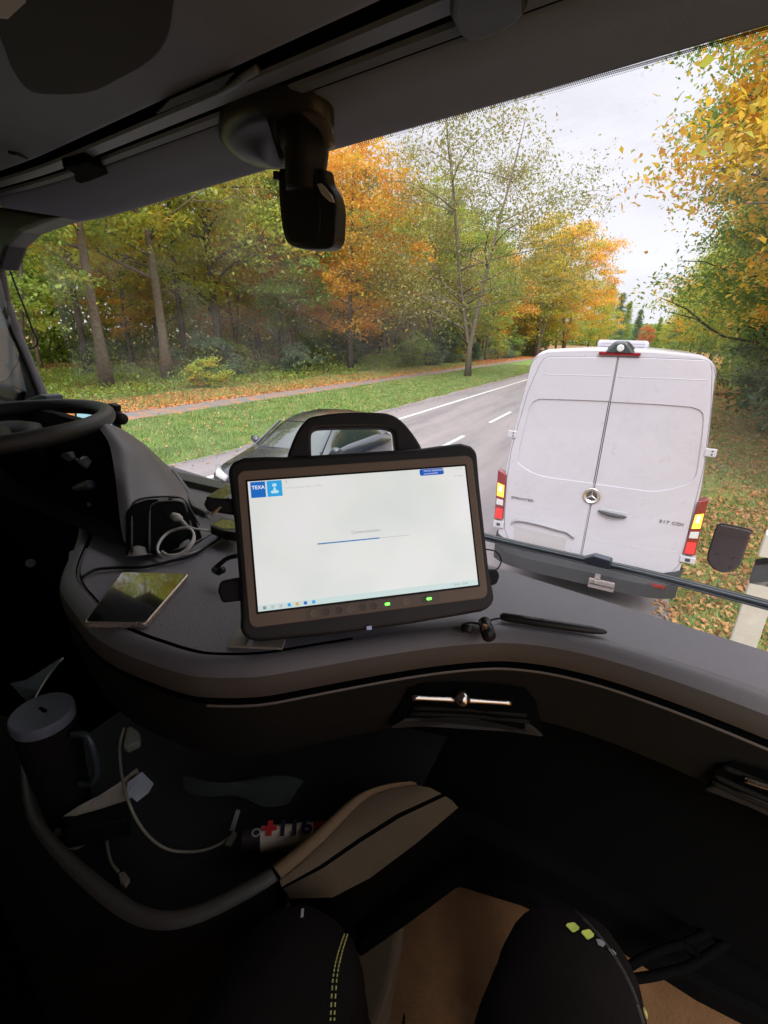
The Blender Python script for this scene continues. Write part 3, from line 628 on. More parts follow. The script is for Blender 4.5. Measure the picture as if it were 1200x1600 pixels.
taillight([(779, 733), (792, 741), (787, 811), (773, 810)], -1)
taillight([(1107, 779), (1090, 783), (1066, 864), (1085, 867)], 1)
for px0, py0, px1, py1 in ((772, 811, 787, 825), (1063, 866, 1085, 881)):
    a = rp(px0, py0); b_ = rp(px1, py1); q = MB(); q.box((a+b_)/2+np.array([0, .02, 0]), (abs(b_[0]-a[0])+.0, .10, abs(a[2]-b_[2]))); cn = q.build('corner_block', M['paint'], van, bevel=.01)
    q = MB(); c = (a+b_)/2+np.array([0, -.032, 0]); q.box(c, (.045, .004, .035)); q.build('socket', M['bumper'], cn, bevel=.004)
# bumper with step
q = MB(); xs = np.linspace(-1, 1, 25)
rows = [[], [], [], [], []]
for x in xs:
    yb = VY-.17+.17*abs(x)**6; X = VX+x*1.0; up = .10*max(0, (abs(x)-.86)/.14)
    for r_, (dy, z) in zip(rows, ((.2, .62+up), (.0, .60+up), (-.02, .52+up*.5), (-.01, .36), (.2, .34))): r_.append((X, yb+dy, z))
q.grid(rows); q.build('rear_bumper', M['bumper'], van, smooth=False)
q = MB()
for i in range(14):
    x = -.62+i*.095; q.box((VX+x, VY-.1, .606), (.05, .13, .012))
q.build('step_tread', M['seam'], van)
q = MB(); a = rp(933, 905); q.box((a[0], VY-.26, .50), (.06, .20, .05)); q.box((a[0]+.05, VY-.33, .47), (.26, .035, .11)); tb = q.build('tow_bracket', mat('bracket_metal', (.26, .22, .21), .35, .3, var=.2, vscale=20), van, bevel=.01)
q = MB(); q.box((a[0]+.05, VY-.352, .47), (.24, .006, .010)); q.build('bracket_slot', M['seam'], tb)
q = MB(); q.box((VX+.80, VY-.15, .52), (.14, .02, .04)); q.build('reflector', M['redlens'], van, bevel=.006)
# roof: third brake light, camera, cooling unit
q = MB(); a, b_ = rp(936, 552), rp(1001, 555); c = (a+b_)/2; q.box(c+np.array([0, -.01, .005]), (b_[0]-a[0], .06, .035)); q.build('brake_light', M['redlens'], van, bevel=.008)
q = MB(); c = rp(969, 549); q.add([c+np.array(p) for p in [(-.13, -.05, -.01), (.13, -.05, -.01), (.16, .16, -.0), (-.16, .16, -.0), (-.05, -.045, .085), (.05, -.045, .085), (.06, .10, .10), (-.06, .10, .10)]], [(0, 1, 5, 4), (1, 2, 6, 5), (2, 3, 7, 6), (3, 0, 4, 7), (4, 5, 6, 7)])
ch = q.build('rear_camera', mat('camera_black', (.035, .045, .045), .25), van, bevel=.02, seg=3)
q = MB(); q.lathe(c+np.array([0, -.048, .03]), (0, -1, .0), [(.001, 0), (.03, 0), (.034, .012), (.026, .018), (.001, .012)], 20); q.build('camera_lens', M['clearlens'], ch, smooth=True)
A0_, A1_ = aty(934, 530.5, VY+1.2), aty(1016, 532, VY+1.2); acx = (A0_[0]+A1_[0])/2; acw = A1_[0]-A0_[0]; act = A0_[2]
q = MB(); q.box((acx, VY+1.7, (act+2.865)/2), (acw, 1.0, act-2.865)); ac = q.build('roof_cooling_unit', M['paint'], van, bevel=.04, seg=4)
q = MB()
for i in range(3): q.box((acx, VY+1.197, 2.90+i*.03), (acw*.84, .004, .006))
q.build('cooling_grille', shade, ac)
# wheels, glass, mirrors
for sx in (-1, 1):
    for yy in (1.25, 5.1):
        c = (VX+sx*.86, VY+yy, .345); q = MB(); q.lathe(np.array(c)-np.array([.11, 0, 0]), (1, 0, 0), [(.2, 0), (.33, 0), (.345, .03), (.345, .19), (.33, .22), (.2, .22), (.2, 0)], 32); wh = q.build('wheel', M['tyre'], van, smooth=True)
        q = MB(); q.lathe(np.array(c)-np.array([.09, 0, 0]), (1, 0, 0), [(.001, .0), (.21, .0), (.21, .18), (.001, .18)], 24); q.build('rim', M['rim'], wh)
    q = MB(); q.box((VX+sx*1.12, VY+4.75, 1.75), (.20, .12, .38)); q.build('wing_mirror', M['bumper'], van, bevel=.04)
    q = MB(); q.prism([(VX+sx*.985, VY+4.0, 1.45), (VX+sx*.985, VY+4.9, 1.45), (VX+sx*.955, VY+4.6, 2.1), (VX+sx*.95, VY+4.0, 2.15)], (sx*.015, 0, 0)); q.build('side_window', M['carglass'], van)
q = MB(); q.prism([(VX-.86, VY+5.46, 1.80), (VX+.86, VY+5.46, 1.80), (VX+.76, VY+4.66, 2.62), (VX-.76, VY+4.66, 2.62)], (0, .02, .02)); q.build('windscreen', M['carglass'], van)
q = MB(); q.box((VX, VY+3.1, .40), (1.7, 5.9, .12)); q.build('underbody', M['tyre'], van)

# ================================================================== the passing car
def car(name, x, y, rot, label, group=None):
    t = thing(name, (0, 0, 0), label, 'car', group)
    L, W = 3.95, 1.76
    # side stations: y, bonnet/roof height, half width at belt, at top
    st = [(-1.97, .42, .62, .60, .58), (-1.92, .32, .74, .74, .66), (-1.6, .26, .84, .85, .74), (-1.1, .24, .93, .87, .78), (-.75, .24, 1.0, .88, .80), (-.1, .24, 1.02, .88, .8), (1.2, .24, 1.03, .88, .8), (1.7, .28, 1.0, .85, .76), (1.93, .34, .93, .78, .68), (1.98, .42, .80, .7, .6)]
    rows = []
    for yy, zb, zt, wb, wt in st:
        rows.append([(-wb*.9, yy, zb), (-wb, yy, zb+.12), (-wb, yy, zt-.26), (-wt-.04, yy, zt-.06), (-wt*.7, yy, zt), (0, yy, zt+.025), (wt*.7, yy, zt), (wt+.04, yy, zt-.06), (wb, yy, zt-.26), (wb, yy, zb+.12), (wb*.9, yy, zb)])
    b = MB(); b.grid(rows); n = 11; b.f.append(tuple(range(n))); b.f.append(tuple(len(rows)*n-n+i for i in range(n))[::-1]); b.f += [(i*n+n-1, i*n, (i+1)*n, (i+1)*n+n-1) for i in range(len(rows)-1)]
    b.build('body', M['carpaint'], t, smooth=True, bevel=0)
    rf = [(-.85, .98, .74), (-.55, 1.16, .68), (-.2, 1.36, .61), (.15, 1.45, .58), (.8, 1.47, .58), (1.25, 1.42, .57), (1.6, 1.22, .6), (1.85, 1.0, .64)]
    rows = [[(-w_-.10*(z_-1.0)/-.5*0-.08, y_, .97) if False else (-min(w_+.14, .80), y_, .97), (-w_, y_, z_-.05), (-w_*.75, y_, z_), (0, y_, z_+.02), (w_*.75, y_, z_), (w_, y_, z_-.05), (min(w_+.14, .80), y_, .97)] for y_, z_, w_ in rf]
    b = MB(); b.grid(rows); b.build('cabin_glass', M['carglass'], t, smooth=True)
    b = MB(); b.grid([[(x_*1.003, y_, z_+.008) for x_, y_, z_ in r_[1:6]] for r_ in rows[2:6]]); b.build('roof', M['carpaint'], t, smooth=True)
    for sx in (-1, 1):
        for yy in (-1.22, 1.28):
            b = MB(); b.lathe((sx*.80-.1, yy, .31), (1, 0, 0), [(.18, 0), (.30, 0), (.315, .03), (.315, .17), (.3, .2), (.18, .2)], 28); wh = b.build('wheel', M['tyre'], t, smooth=True)
            b = MB(); b.lathe((sx*.80-.08, yy, .31), (1, 0, 0), [(.001, 0), (.19, 0), (.19, .16), (.001, .16)], 20); b.build('rim', M['rim'], wh)
        b = MB(); b.tube([(sx*.36, -1.97, .66), (sx*.55, -1.93, .70), (sx*.74, -1.76, .76)], [.05, .07, .05], 10); b.build('headlight', M['clearlens'], t, smooth=True)
        b = MB(); b.tube([(sx*.80, -.62, .98), (sx*.90, -.62, 1.02), (sx*1.0, -.60, 1.03)], [.03, .08, .05], 10); b.build('wing_mirror', M['carpaint'], t, smooth=True)
        b = MB(); b.tube([(sx*(.60), -.25, 1.36), (sx*.72, -.80, 1.0)], .025, 6); b.tube([(sx*.66, .55, .98), (sx*.60, .5, 1.44)], .03, 6); b.build('window_pillar', M['carpaint'], t)
    b = MB(); b.box((0, -1.955, .45), (1.1, .06, .16)); b.build('grille', M['seam'], t, bevel=.02)
    b = MB(); b.box((0, -1.99, .38), (.5, .012, .11)); b.build('number_plate', M['white'], t)
    t.location = (x, y, 0); t.rotation_euler = (0, 0, rot); return t
car('passing_car', -5.4, 7.5, math.radians(0), 'dark blue car passing in the opposite lane behind the tablet handle')
car('distant_car', -6.2, 118, 0, 'tiny dark car far down the road just left of the van roof')

# marker post at the verge
P0 = atn(1150, 1000, (0, 1, 0), 3.35); post = thing('marker_post', (P0[0]+.03, 3.35, 0), 'white roadside marker post with slanted black cap at the right edge', 'marker post')
q = MB(); x0, y0 = P0[0]+.03, 3.35
def postring(z, s): return [(x0-.072*s, y0-.05*s, z), (x0+.072*s, y0-.05*s, z), (x0+.05*s, y0+.06*s, z), (x0-.05*s, y0+.06*s, z)]
q.grid([postring(-.1, 1), postring(1.60, .97)], True); q.build('post_shaft', mat('post_white', (.5, .46, .41), .55, var=.1, vscale=9), post, bevel=.006)
q = MB(); rg = postring(1.602, 1.0); rg2 = postring(1.72, 1.0); q.grid([[(p[0], p[1], p[2]+(.05 if i in (1, 2) else 0)) for i, p in enumerate(rg)], [(p[0], p[1], p[2]+(.05 if i in (1, 2) else 0)) for i, p in enumerate(rg2)]], True); q.build('black_band', M['seam'], post, bevel=.004)
q = MB(); rg = postring(1.78, .96); rg2 = postring(1.92, .94); q.grid([rg, rg2], True); q.f.append((4, 5, 6, 7)); q.build('post_head', mat('post_head', (.5, .46, .41), .55), post, bevel=.006)
# ================================================================== the cab of the truck we sit in
FLZ = -1.25
truck = thing('truck_cab', cab(-.75, -.2, -E), 'dark grey cab interior of the truck with dashboard, headliner and windscreen', 'truck')
def cabp(rows, name, m, par=truck, smooth=False, **k):
    q = MB(); q.grid(rows); return q.build(name, m, par, smooth=smooth, **k)
def cbox(q, u0, u1, v0, v1, z0, z1):
    c = cab((u0+u1)/2, (v0+v1)/2, (z0+z1)/2); return q.box(c, (u1-u0, v1-v0, z1-z0), (CU, CV, (0, 0, 1)))
UL, UR = -1.96, .50
# shell
q = MB(); cbox(q, UL-.3, UR+.3, -1.4, .95, FLZ-.12, FLZ-.02); q.build('floor_pan', M['floor'], truck)
q = MB(); cbox(q, UL-.1, UR+.1, -1.5, -1.4, FLZ, .75); q.build('back_wall', M['wall'], truck)
q = MB(); cbox(q, UL-.1, UR+.1, .84, .92, FLZ-.02, -.62); q.build('front_wall', M['trim'], truck)
for s, u in ((-1, UL), (1, UR)):
    if s > 0: break
    a, b_ = (u-.08, u) if s < 0 else (u, u+.08)
    q = MB(); cbox(q, a, b_, -1.4, .80 if s > 0 else .62, FLZ-.02, -.42); cbox(q, a, b_, -1.4, .80 if s > 0 else .60, .30, .75); cbox(q, a, b_, -1.4, -.45, -.42, .30)
    if s > 0: cbox(q, a, b_, .62, .72, -.42, .30)
    q.build('side_wall', M['wall'], truck)
    q = MB(); cbox(q, u-.03 if s < 0 else u+.025, u-.025 if s < 0 else u+.03, -.45, .62, -.42, .30); q.build('side_window', M['sideglass'], truck)
q = MB(); cbox(q, UR, UR+.08, -1.4, -.55, FLZ-.02, .75); cbox(q, UR, UR+.08, -.55, .80, .32, .75); cbox(q, UR, UR+.08, .66, .76, FLZ-.02, .32); q.build('side_wall', M['wall'], truck)
q = MB(); DA, DB = cab(UR+.10, .70, 0), cab(UR+.80, 1.25, 0); dv = (DB-DA)/np.linalg.norm(DB-DA); dn = np.array([-dv[1], dv[0], 0])
q.box((DA+DB)/2+np.array([0, 0, -.80]), (np.linalg.norm(DB-DA), .06, .85), (dv, dn, (0, 0, 1))); dr_ = q.build('door_open_for_light', M['wall'], truck, bevel=.02)  # unseen door, set open so daylight reaches the footwell
q = MB(); q.box((DA+DB)/2+np.array([0, 0, -.04]), (np.linalg.norm(DB-DA)*.94, .006, .68), (dv, dn, (0, 0, 1))); q.build('door_glass', M['sideglass'], dr_)
q = MB(); cbox(q, UL, UR+.1, -1.4, -.1, .72, .80); q.build('roof_panel', M['head'], truck)
# ceiling profile, running across the cab
us = np.linspace(UL-.05, UR+.1, 26)
def strip_u(prof, name, m, smooth=False, par=truck):
    return cabp([[cab(u, v-(.10*max(0, abs(u+.72)-.75)**1.5), z+(1 if v > .78 else .5 if v > .72 else 0)*float(np.interp(u, [-1.716, -.9, -.74, -.359, -.073, .4], [-.0256, -.0054, -.0014, .004, .0106, .017]))) for u in us] for v, z in prof], name, m, par, smooth)
hd = strip_u([(.835, .355), (.818, .3315), (.808, .331), (.79, .335), (.74, .346), (.69, .3575), (.686, .362)], 'header_panel', M['head'], True)
strip_u([(.686, .362), (.684, .374), (.678, .374), (.677, .362)], 'header_groove', M['deep'])
strip_u([(.677, .362), (.675, .358), (.666, .364), (.664, .370)], 'blind_cassette', M['headp'])
strip_u([(.664, .370), (.663, .384), (.652, .384), (.651, .372)], 'header_groove', M['deep'])
strip_u([(.651, .372), (.649, .368), (.630, .374), (.628, .38)], 'blind_rail', M['headp'])
strip_u([(.628, .38), (.626, .41), (.607, .41), (.605, .386)], 'header_groove', M['deep'])
strip_u([(.605, .386), (.600, .381), (.594, .383), (.50, .408), (.30, .455), (.05, .51), (-.2, .58), (-.8, .68), (-1.4, .70)], 'overhead_shelf', M['head'], True)
q = MB(); cbox(q, UL-.1, UR+.1, .60, .95, .42, .50); q.build('roof_front', M['trim'], truck)
# dark panel painting in the shade of an overhead compartment (top left)
P = [atz(*p, .46) for p in [(-60, -20), (10, 60), (28, 110), (50, 140), (85, 150), (140, 146), (185, 125), (235, 95), (262, 60), (272, 10), (280, -60)]]
q = MB(); P = [atn(*p, (CV[0]*.235, CV[1]*.235, .972), .972*.408+.235*.50-.004) for p in [q_[:2] for q_ in spline([(x, y, 0) for x, y in [(-60, -60), (0, 60), (20, 110), (45, 142), (80, 149), (140, 146), (185, 126), (235, 97), (262, 62), (272, 10), (284, -80)]], 4)]]
q.prism(P, (0, 0, .03)); q.build('compartment_shade', mat('compartment_dark', (.010, .0095, .009), .9), truck, bevel=.008)
# map light grille between the grooves, little clips
q = MB()
for i in range(6): q.tube([atz(245+i*4, 183-i*4-7, .374), atz(350+i*3, 137-i*4-4, .374)], .0016, 5)
q.build('map_light_slats', M['black'], truck)
q = MB(); q.tube(spline([atz(345, 145, .376), atz(368, 132, .372), atz(385, 118, .376), atz(402, 108, .378)], 4), .006, 8); q.build('map_light_edge', M['headp'], truck, smooth=True)
q = MB(); P = [atz(*p, .352) for p in [(98, 262), (135, 254), (160, 262), (170, 272), (150, 280), (132, 289), (118, 284), (116, 272)]]; q.prism(P, (0, 0, .02)); q.build('blind_clip', M['deep'], truck, bevel=.003)
q = MB(); P = [atz(*p, .345) for p in [(704, -12), (702, 30), (712, 54), (726, 68), (748, 69), (790, 52), (815, 38), (822, 22), (820, -12)]]; q.prism(P, (0, 0, .03)); q.build('blind_motor_cover', M['black'], truck, bevel=.012, seg=3)
q = MB(); q.tube([atz(14, 238, .385), atz(24, 240, .383), atz(42, 247, .383)], .004, 6); q.build('shelf_catch', M['black'], truck)
q = MB(); P = [atn(*p, (CV[0]*.235, CV[1]*.235, .972), .972*.408+.235*.50-.012) for p in [(-40, -40), (48, -30), (40, 4), (12, 30), (-40, 25)]]; q.prism(P, (0, 0, .006)); q.build('notice_label', mat('label_grey', (.30, .28, .27), .7), truck)
# windscreen: leaning back, wrapped at the sides
def gv(u): return -.22*max(0, (abs(u+.72)-.62))**2.0
rows = []
for z in np.linspace(-.62, .36, 14): rows.append([cab(u, .905-.085*(z+.62)/.98+gv(u), z) for u in np.linspace(UL-.02, UR+.1, 30)])
q = MB(); q.grid(rows); gl = q.build('windscreen', M['glass'], truck, smooth=True)
# printed dots along the top of the glass
q = MB()
def gpt(px, py):
    for_ = None
    r = ray(px, py)
    lo, hi = .3, 3.
    for _ in range(40):
        m_ = (lo+hi)/2; p = r*m_/np.linalg.norm(r); u = p@CU; v = p@CV; z = p[2]
        if v < .905-.085*(z+.62)/.98+gv(u)-.004: lo = m_
        else: hi = m_
    return EYE+r*lo/np.linalg.norm(r)
TL = [(430, 263), (520, 237), (600, 212), (700, 184), (820, 150), (900, 127), (1000, 99), (1100, 70), (1210, 38)]
xs_ = np.arange(560, 1206, 3.1)
for k, dy in enumerate((1.0, 4.0, 7.5)):
    for i, x in enumerate(xs_):
        x = x+(1.5 if k % 2 else 0); yb = np.interp(x, [a for a, _ in TL], [b for _, b in TL])
        c = gpt(x, yb+dy); r0 = (.00125, .0011, .0007)[k]
        q.add([c+CU*r0, c+np.array([0, 0, r0*1.2]), c-CU*r0, c-np.array([0, 0, r0*1.2])], [(0, 1, 2, 3)])
q.build('glass_dots', M['seam'], gl)
# wiper
wp = [gpt(px, py)+CV*.03 for px, py in [(560, 795), (640, 817), (770, 851), (880, 877), (1000, 905), (1100, 931), (1200, 958), (1300, 985)]]
q = MB(); q.tube(spline(wp, 3), .0085, 8); wi = q.build('wiper', mat('wiper_black', (.012, .016, .022), .35, coat=.4), truck, smooth=True)
q = MB(); q.tube(spline([p-CV*.012+np.array([0, 0, .006]) for p in wp], 3), .0022, 6); q.tube(spline([p-CV*.012+np.array([0, 0, -.002]) for p in wp], 3), .0016, 6); q.build('wiper_spring', mat('wiper_edge', (.16, .19, .23), .3, .3), wi, smooth=True)
q = MB(); P = [gpt(*p)+CV*.012 for p in [(908, 876), (925, 872), (952, 880), (950, 893), (925, 888)]]; q.prism(P, CV*.02); q.build('wiper_joint', mat('wiper_joint', (.10, .13, .19), .3), wi, bevel=.003)
# outer lower edge of the cab (cowl), side pillars
q = MB(); cbox(q, UL, UR+.1, .93, 1.25, -1.6, -.80); q.build('front_panel', M['bumper'], truck, bevel=.05)
def pill(pts, v, d, m, name, bev=.012):
    q = MB(); q.prism([atv(*p, v) for p in pts], CV*d); return q.build(name, m, truck, bevel=bev, seg=4)
pl = pill([(-160, 380), (-12, 415), (-2, 470), (16, 520), (36, 568), (56, 614), (76, 668), (60, 720), (-160, 720)], .62, .04, M['pillar'], 'windscreen_pillar', .03)
q = MB(); q.tube(spline([atv(*p, .615) for p in [(-12, 405), (-4, 452), (14, 508), (32, 548), (52, 596), (68, 640)]], 4), .007, 8); q.build('pillar_seal', M['rubber'], pl, smooth=True)
pill([(-150, 300), (92, 338), (60, 350), (30, 362), (8, 384), (-4, 420), (-150, 420)], .60, .06, M['black'], 'pillar_corner', .01)
q = MB(); q.tube(spline([atv(*p, .63) for p in [(-40, 560), (-5, 590), (15, 592), (28, 572), (36, 560)]], 4), [.012]*17, 8); q.build('pillar_fold', M['pillar'], pl, smooth=True)
q = MB(); q.prism([atv(*p, .60) for p in [(-80, 596), (12, 604), (30, 612), (22, 640), (-80, 650)]], CV*.05); dsp = q.build('mirror_display', M['black'], truck, bevel=.01)
q = MB(); q.prism([atv(*p, .58) for p in [(28, 629), (62, 616), (70, 618), (76, 640), (66, 646), (60, 634), (40, 634)]], CV*.05); q.build('pillar_shelf', M['headp'], truck, bevel=.004)
# hanging mirror unit on the header
mu = thing('hanging_mirror_unit', cab(-.62, .70, .12), 'black rounded mirror unit hanging on a curved arm from the header above the windscreen', 'mirror')
q = MB(); c = atz(428, 208, .335)
rows = []
for zz, k in [(.02, 1.0), (0.0, 1.0), (-.012, .93), (-.022, .72), (-.027, .3)]:
    rows.append([c+CU*.135*k*math.cos(a)+CV*.062*k*math.sin(a)+np.array([0, 0, zz-.02*math.sin(a)]) for a in np.linspace(0, 2*math.pi, 40, endpoint=False)])
q.grid(rows, True); q.f.append(tuple(len(q.v)-40+i for i in range(40))); q.build('mount_plate', M['satin'], mu, smooth=True)
q = MB()
P = [atz(425, 212, .325), atv(455, 205, .715), atv(478, 222, .70), atv(478, 262, .70), atv(478, 300, .70)]
q.tube(spline(P, 5), list(np.interp(np.linspace(0, 1, 21), [0, .3, .6, 1], [.046, .042, .037, .034])), 20); q.build('arm', M['black'], mu, smooth=True)
q = MB(); P = [(445, 200), (470, 182), (498, 190), (512, 212), (516, 232)]; q.tube(spline([atv(*p, .688) for p in P], 5), [.004]+[.009]*19+[.004], 10); q.build('arm_edge', mat('edge_grey', (.11, .105, .11), .35), mu, smooth=True)
q = MB(); P = [atv(*p, .69) for p in spline([(434, 262), (434, 300), (437, 335), (441, 362), (448, 380), (466, 388), (492, 390), (512, 388), (522, 376), (524, 350), (524, 322), (518, 300), (508, 284), (504, 262)], 3)]
P = [p if False else p for p in P]; q.prism(P, CV*.03); hb = q.build('housing', M['satin'], mu, bevel=.013, seg=4)
q = MB(); P = [atv(*p, .686) for p in spline([(438, 262), (438, 300), (441, 335), (445, 362), (452, 378), (470, 382), (488, 376), (498, 358), (499, 330), (496, 300), (492, 262)], 3)]
q.prism(P, CV*.01); q.build('dark_face', M['black'], hb, bevel=.004)
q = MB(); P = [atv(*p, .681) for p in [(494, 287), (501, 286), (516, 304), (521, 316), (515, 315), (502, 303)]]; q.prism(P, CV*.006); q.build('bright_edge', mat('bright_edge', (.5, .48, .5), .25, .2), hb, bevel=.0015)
q = MB(); q.tube([atv(432, 268, .685), atv(432, 281, .685)], .006, 8); q.build('side_button', M['black'], hb)

# ------------------------------------------------------------------ dashboard: one long lofted body
NEAR = [(-1.30, .62), (-1.05, .56), (-.90, .47), (-.815, .40), (-.755, .355), (-.70, .33), (-.65, .315), (-.60, .30), (-.551, .292), (-.50, .289), (-.457, .290), (-.42, .292), (-.38, .300), (-.324, .328), (-.28, .366), (-.236, .406), (-.19, .447), (-.15, .482), (-.11, .512), (-.08, .529), (-.04, .543), (0, .55), (.035, .552), (.067, .551), (.12, .546), (.19, .534), (.35, .50), (.62, .45)]
NEAR = [(x*k_, y*k_) for x, y in NEAR for k_ in [float(np.interp(x, [-.55, -.20], [1.045, 1.10]))]]
NS = spline([(x, y, 0) for x, y in NEAR], 3); DZ = -.385
fx = np.interp(np.linspace(0, 1, len(NS)), [0, .1, .45, .8, 1], [-1.75, -1.25, -.62, .1, .75]); FAR = [np.array([x, .768-.158*(x+.1), 0]) for x in fx]
def nsnorm(i):
    a = NS[max(i-1, 0)]; b_ = NS[min(i+1, len(NS)-1)]; t = (b_-a)/np.linalg.norm(b_-a); return np.array([-t[1], t[0], 0])
def dashloft(prof, name, m, smooth=True, par=truck, i0=0, i1=None):
    rows = []
    for i in range(i0, i1 or len(NS)):
        n_ = nsnorm(i); D = FAR[i]-NS[i]; L_ = np.linalg.norm(D); row = []
        for d, z in prof:
            if d <= .08: p = NS[i]+n_*d
            else: k = (d-.08)/.92; p = (NS[i]+n_*.08)*(1-k)+FAR[i]*k
            row.append(EYE+np.array([p[0], p[1], DZ+z]))
        rows.append(row)
    return cabp(rows, name, m, par, smooth)
dash = thing('dashboard', wloc(truck), None, None); dash.parent = truck; dash.location = (0, 0, 0)
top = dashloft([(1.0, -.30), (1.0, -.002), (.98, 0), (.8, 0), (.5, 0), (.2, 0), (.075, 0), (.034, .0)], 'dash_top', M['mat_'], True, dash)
top.data.polygons.foreach_set('use_smooth', [False]*len(top.data.polygons))
dashloft([(.034, .0), (.032, -.005), (.029, -.005), (.027, .001)], 'dash_seam', M['deep'], False, dash, 0, 46)
dashloft([(.034, .0), (.027, .001)], 'dash_join', M['mat_'], False, dash, 45)
dashloft([(.027, .001), (.022, .0015), (.015, -.001), (.008, -.006), (.003, -.014)], 'dash_rim', M['dash'], True, dash)
dashloft([(.003, -.014), (.000, -.024), (0, -.036), (.003, -.045)], 'rim_face_shade', mat('rim_face_shade', (.075, .062, .052), .6, bump=.12, bscale=700, spec=.3), True, dash)  # darker dash tone puts shade on the rim's upright face
dashloft([(.003, -.045), (.014, -.048), (.014, -.053), (.004, -.056)], 'dash_groove', M['deep'], False, dash)
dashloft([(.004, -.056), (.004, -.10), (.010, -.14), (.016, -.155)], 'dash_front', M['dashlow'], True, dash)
dashloft([(.016, -.155), (.03, -.17), (.06, -.18), (.3, -.20), (.5, -.30), (.55, -.52)], 'dash_underside', M['deep'], True, dash)  # near-black paints in the shade below the dash front
dashloft([(.0035, -.0565), (.002, -.0585), (.0035, -.0605)], 'stitch_line', mat('stitch_line', (.12, .10, .085), .5), True, dash, 36)
def fasc(px, py, off=.006, zlim=None):
    """where the ray meets the upright dash front"""
    r = ray(px, py); best = None
    for i in range(len(NS)-1):
        a = (NS[i]+nsnorm(i)*(.004-off))[:2]; b_ = (NS[i+1]+nsnorm(i+1)*(.004-off))[:2]; d = b_-a
        A = np.array([[r[0], -d[0]], [r[1], -d[1]]])
        try: s, t = np.linalg.solve(A, a)
        except Exception: continue
        if s > 0 and -.02 <= t <= 1.02 and (best is None or s < best): best = s
    return EYE+r*best if best else EYE+r*(.6/np.linalg.norm(r))
# vents
def vent(outl, slots, bar, knob, lip, label=None):
    v_ = thing('air_vent', wloc(truck), None, None); v_.parent = dash; v_.location = (0, 0, 0)
    if label: v_['label'] = label
    P = [fasc(*p, .004) for p in outl]; q = MB()
    q.prism(P, (0, .0, 0)); q = MB(); c = sum(P)/len(P); q.v = []; q.add(P+[c], [(i, (i+1) % len(P), len(P)) for i in range(len(P))])
    q.build('vent_mouth_shade', M['deep'], v_)  # flat near-black sheet painted as the shade inside the vent
    q = MB()
    for s in slots: q.tube(spline([fasc(*p, .009) for p in s], 3), .0035, 6)
    q.build('vent_slats', M['dashlow'], v_, smooth=True)
    P = spline([fasc(*p, .014) for p in bar], 4); q = MB(); n_ = len(P)
    for dz in (0,): q.tube(P, .0042, 8)
    q.build('vent_slider', M['chrome'], v_, smooth=True)
    if knob:
        c = fasc(*knob, .018); q = MB(); t = (P[-1]-P[0])/np.linalg.norm(P[-1]-P[0]); q.lathe(c-t*.012, t, [(.001, 0), (.005, .001), (.0105, .008), (.0115, .012), (.0105, .016), (.005, .023), (.001, .024)], 18); q.build('vent_knob', M['chrome'], v_, smooth=True)
    P = [fasc(*p, .010) for p in lip]; q = MB(); q.prism(P, (.0, .004, 0.002)); q.build('vent_lip', mat('vent_lip', (.022, .019, .016), .6, spec=.2), v_, bevel=.002)
    return v_
vent([(607, 1140), (628, 1100), (640, 1076), (662, 1069), (720, 1067), (780, 1070), (822, 1077), (838, 1095), (850, 1152), (760, 1140), (690, 1136)],
     [[(645, 1106), (722, 1108), (822, 1117)], [(640, 1115), (722, 1117), (826, 1127)]], [(644, 1090), (690, 1092), (750, 1095), (799, 1098)], (722, 1091), [(608, 1139), (630, 1126), (690, 1124), (760, 1127), (824, 1130), (848, 1152), (790, 1142), (720, 1137), (660, 1136)])
vent([(1098, 1236), (1115, 1208), (1128, 1195), (1150, 1190), (1240, 1215), (1240, 1290), (1180, 1265), (1140, 1250)],
     [[(1130, 1198), (1170, 1214), (1230, 1238)], [(1116, 1212), (1160, 1232), (1230, 1262)], [(1112, 1222), (1160, 1244), (1230, 1274)]], [(1163, 1217), (1200, 1229), (1240, 1240)], None, [(1100, 1235), (1120, 1228), (1180, 1250), (1230, 1272), (1230, 1290), (1170, 1262)], )
# instrument hood (lit, rounded) and the black cluster front to its left
HG = [[(150, 664, 0.5), (169, 690, 0.48), (178, 730, 0.45), (184, 780, 0.42), (190, 830, 0.38), (200, 870, 0.335)], [(163, 662, 0.515), (186, 692, 0.495), (197, 732, 0.47), (201, 782, 0.43), (207, 832, 0.39), (218, 868, 0.345)], [(178, 665, 0.54), (205, 697, 0.52), (220, 737, 0.5), (228, 785, 0.465), (236, 832, 0.42), (245, 864, 0.385)], [(200, 676, 0.57), (232, 708, 0.565), (250, 745, 0.545), (265, 788, 0.51), (277, 830, 0.465), (288, 855, 0.43)], [(217, 688, 0.61), (248, 720, 0.605), (272, 752, 0.59), (292, 787, 0.565), (310, 818, 0.53), (324, 838, 0.495)], [(226, 694, 0.66), (259, 725, 0.655), (287, 757, 0.64), (311, 787, 0.615), (332, 812, 0.58), (346, 828, 0.54)], [(226, 697, 0.74), (259, 730, 0.735), (289, 762, 0.72), (313, 792, 0.7), (335, 817, 0.66), (350, 834, 0.63)]]
H = [spline([atv(px, py, v) for px, py, v in row], 4) for row in HG]
H = list(map(list, zip(*[spline([row[j] for row in H], 4) for j in range(len(H[0]))])))
hood = cabp(H, 'instrument_hood', M['dash'], truck, True)
q = MB(); A = H[0]; q.grid([[p-CU*.9-CV*.05 for p in A], [p+CV*.02-CU*.002 for p in A]]); q.build('cluster_front', M['deep'], hood)
tp = [r_[0] for r_ in H]; q = MB(); q.grid([[p-CU*.9 for p in tp], [p+np.array([0, 0, -.002]) for p in tp]]); q.build('cluster_top', M['dashlow'], hood, smooth=True)
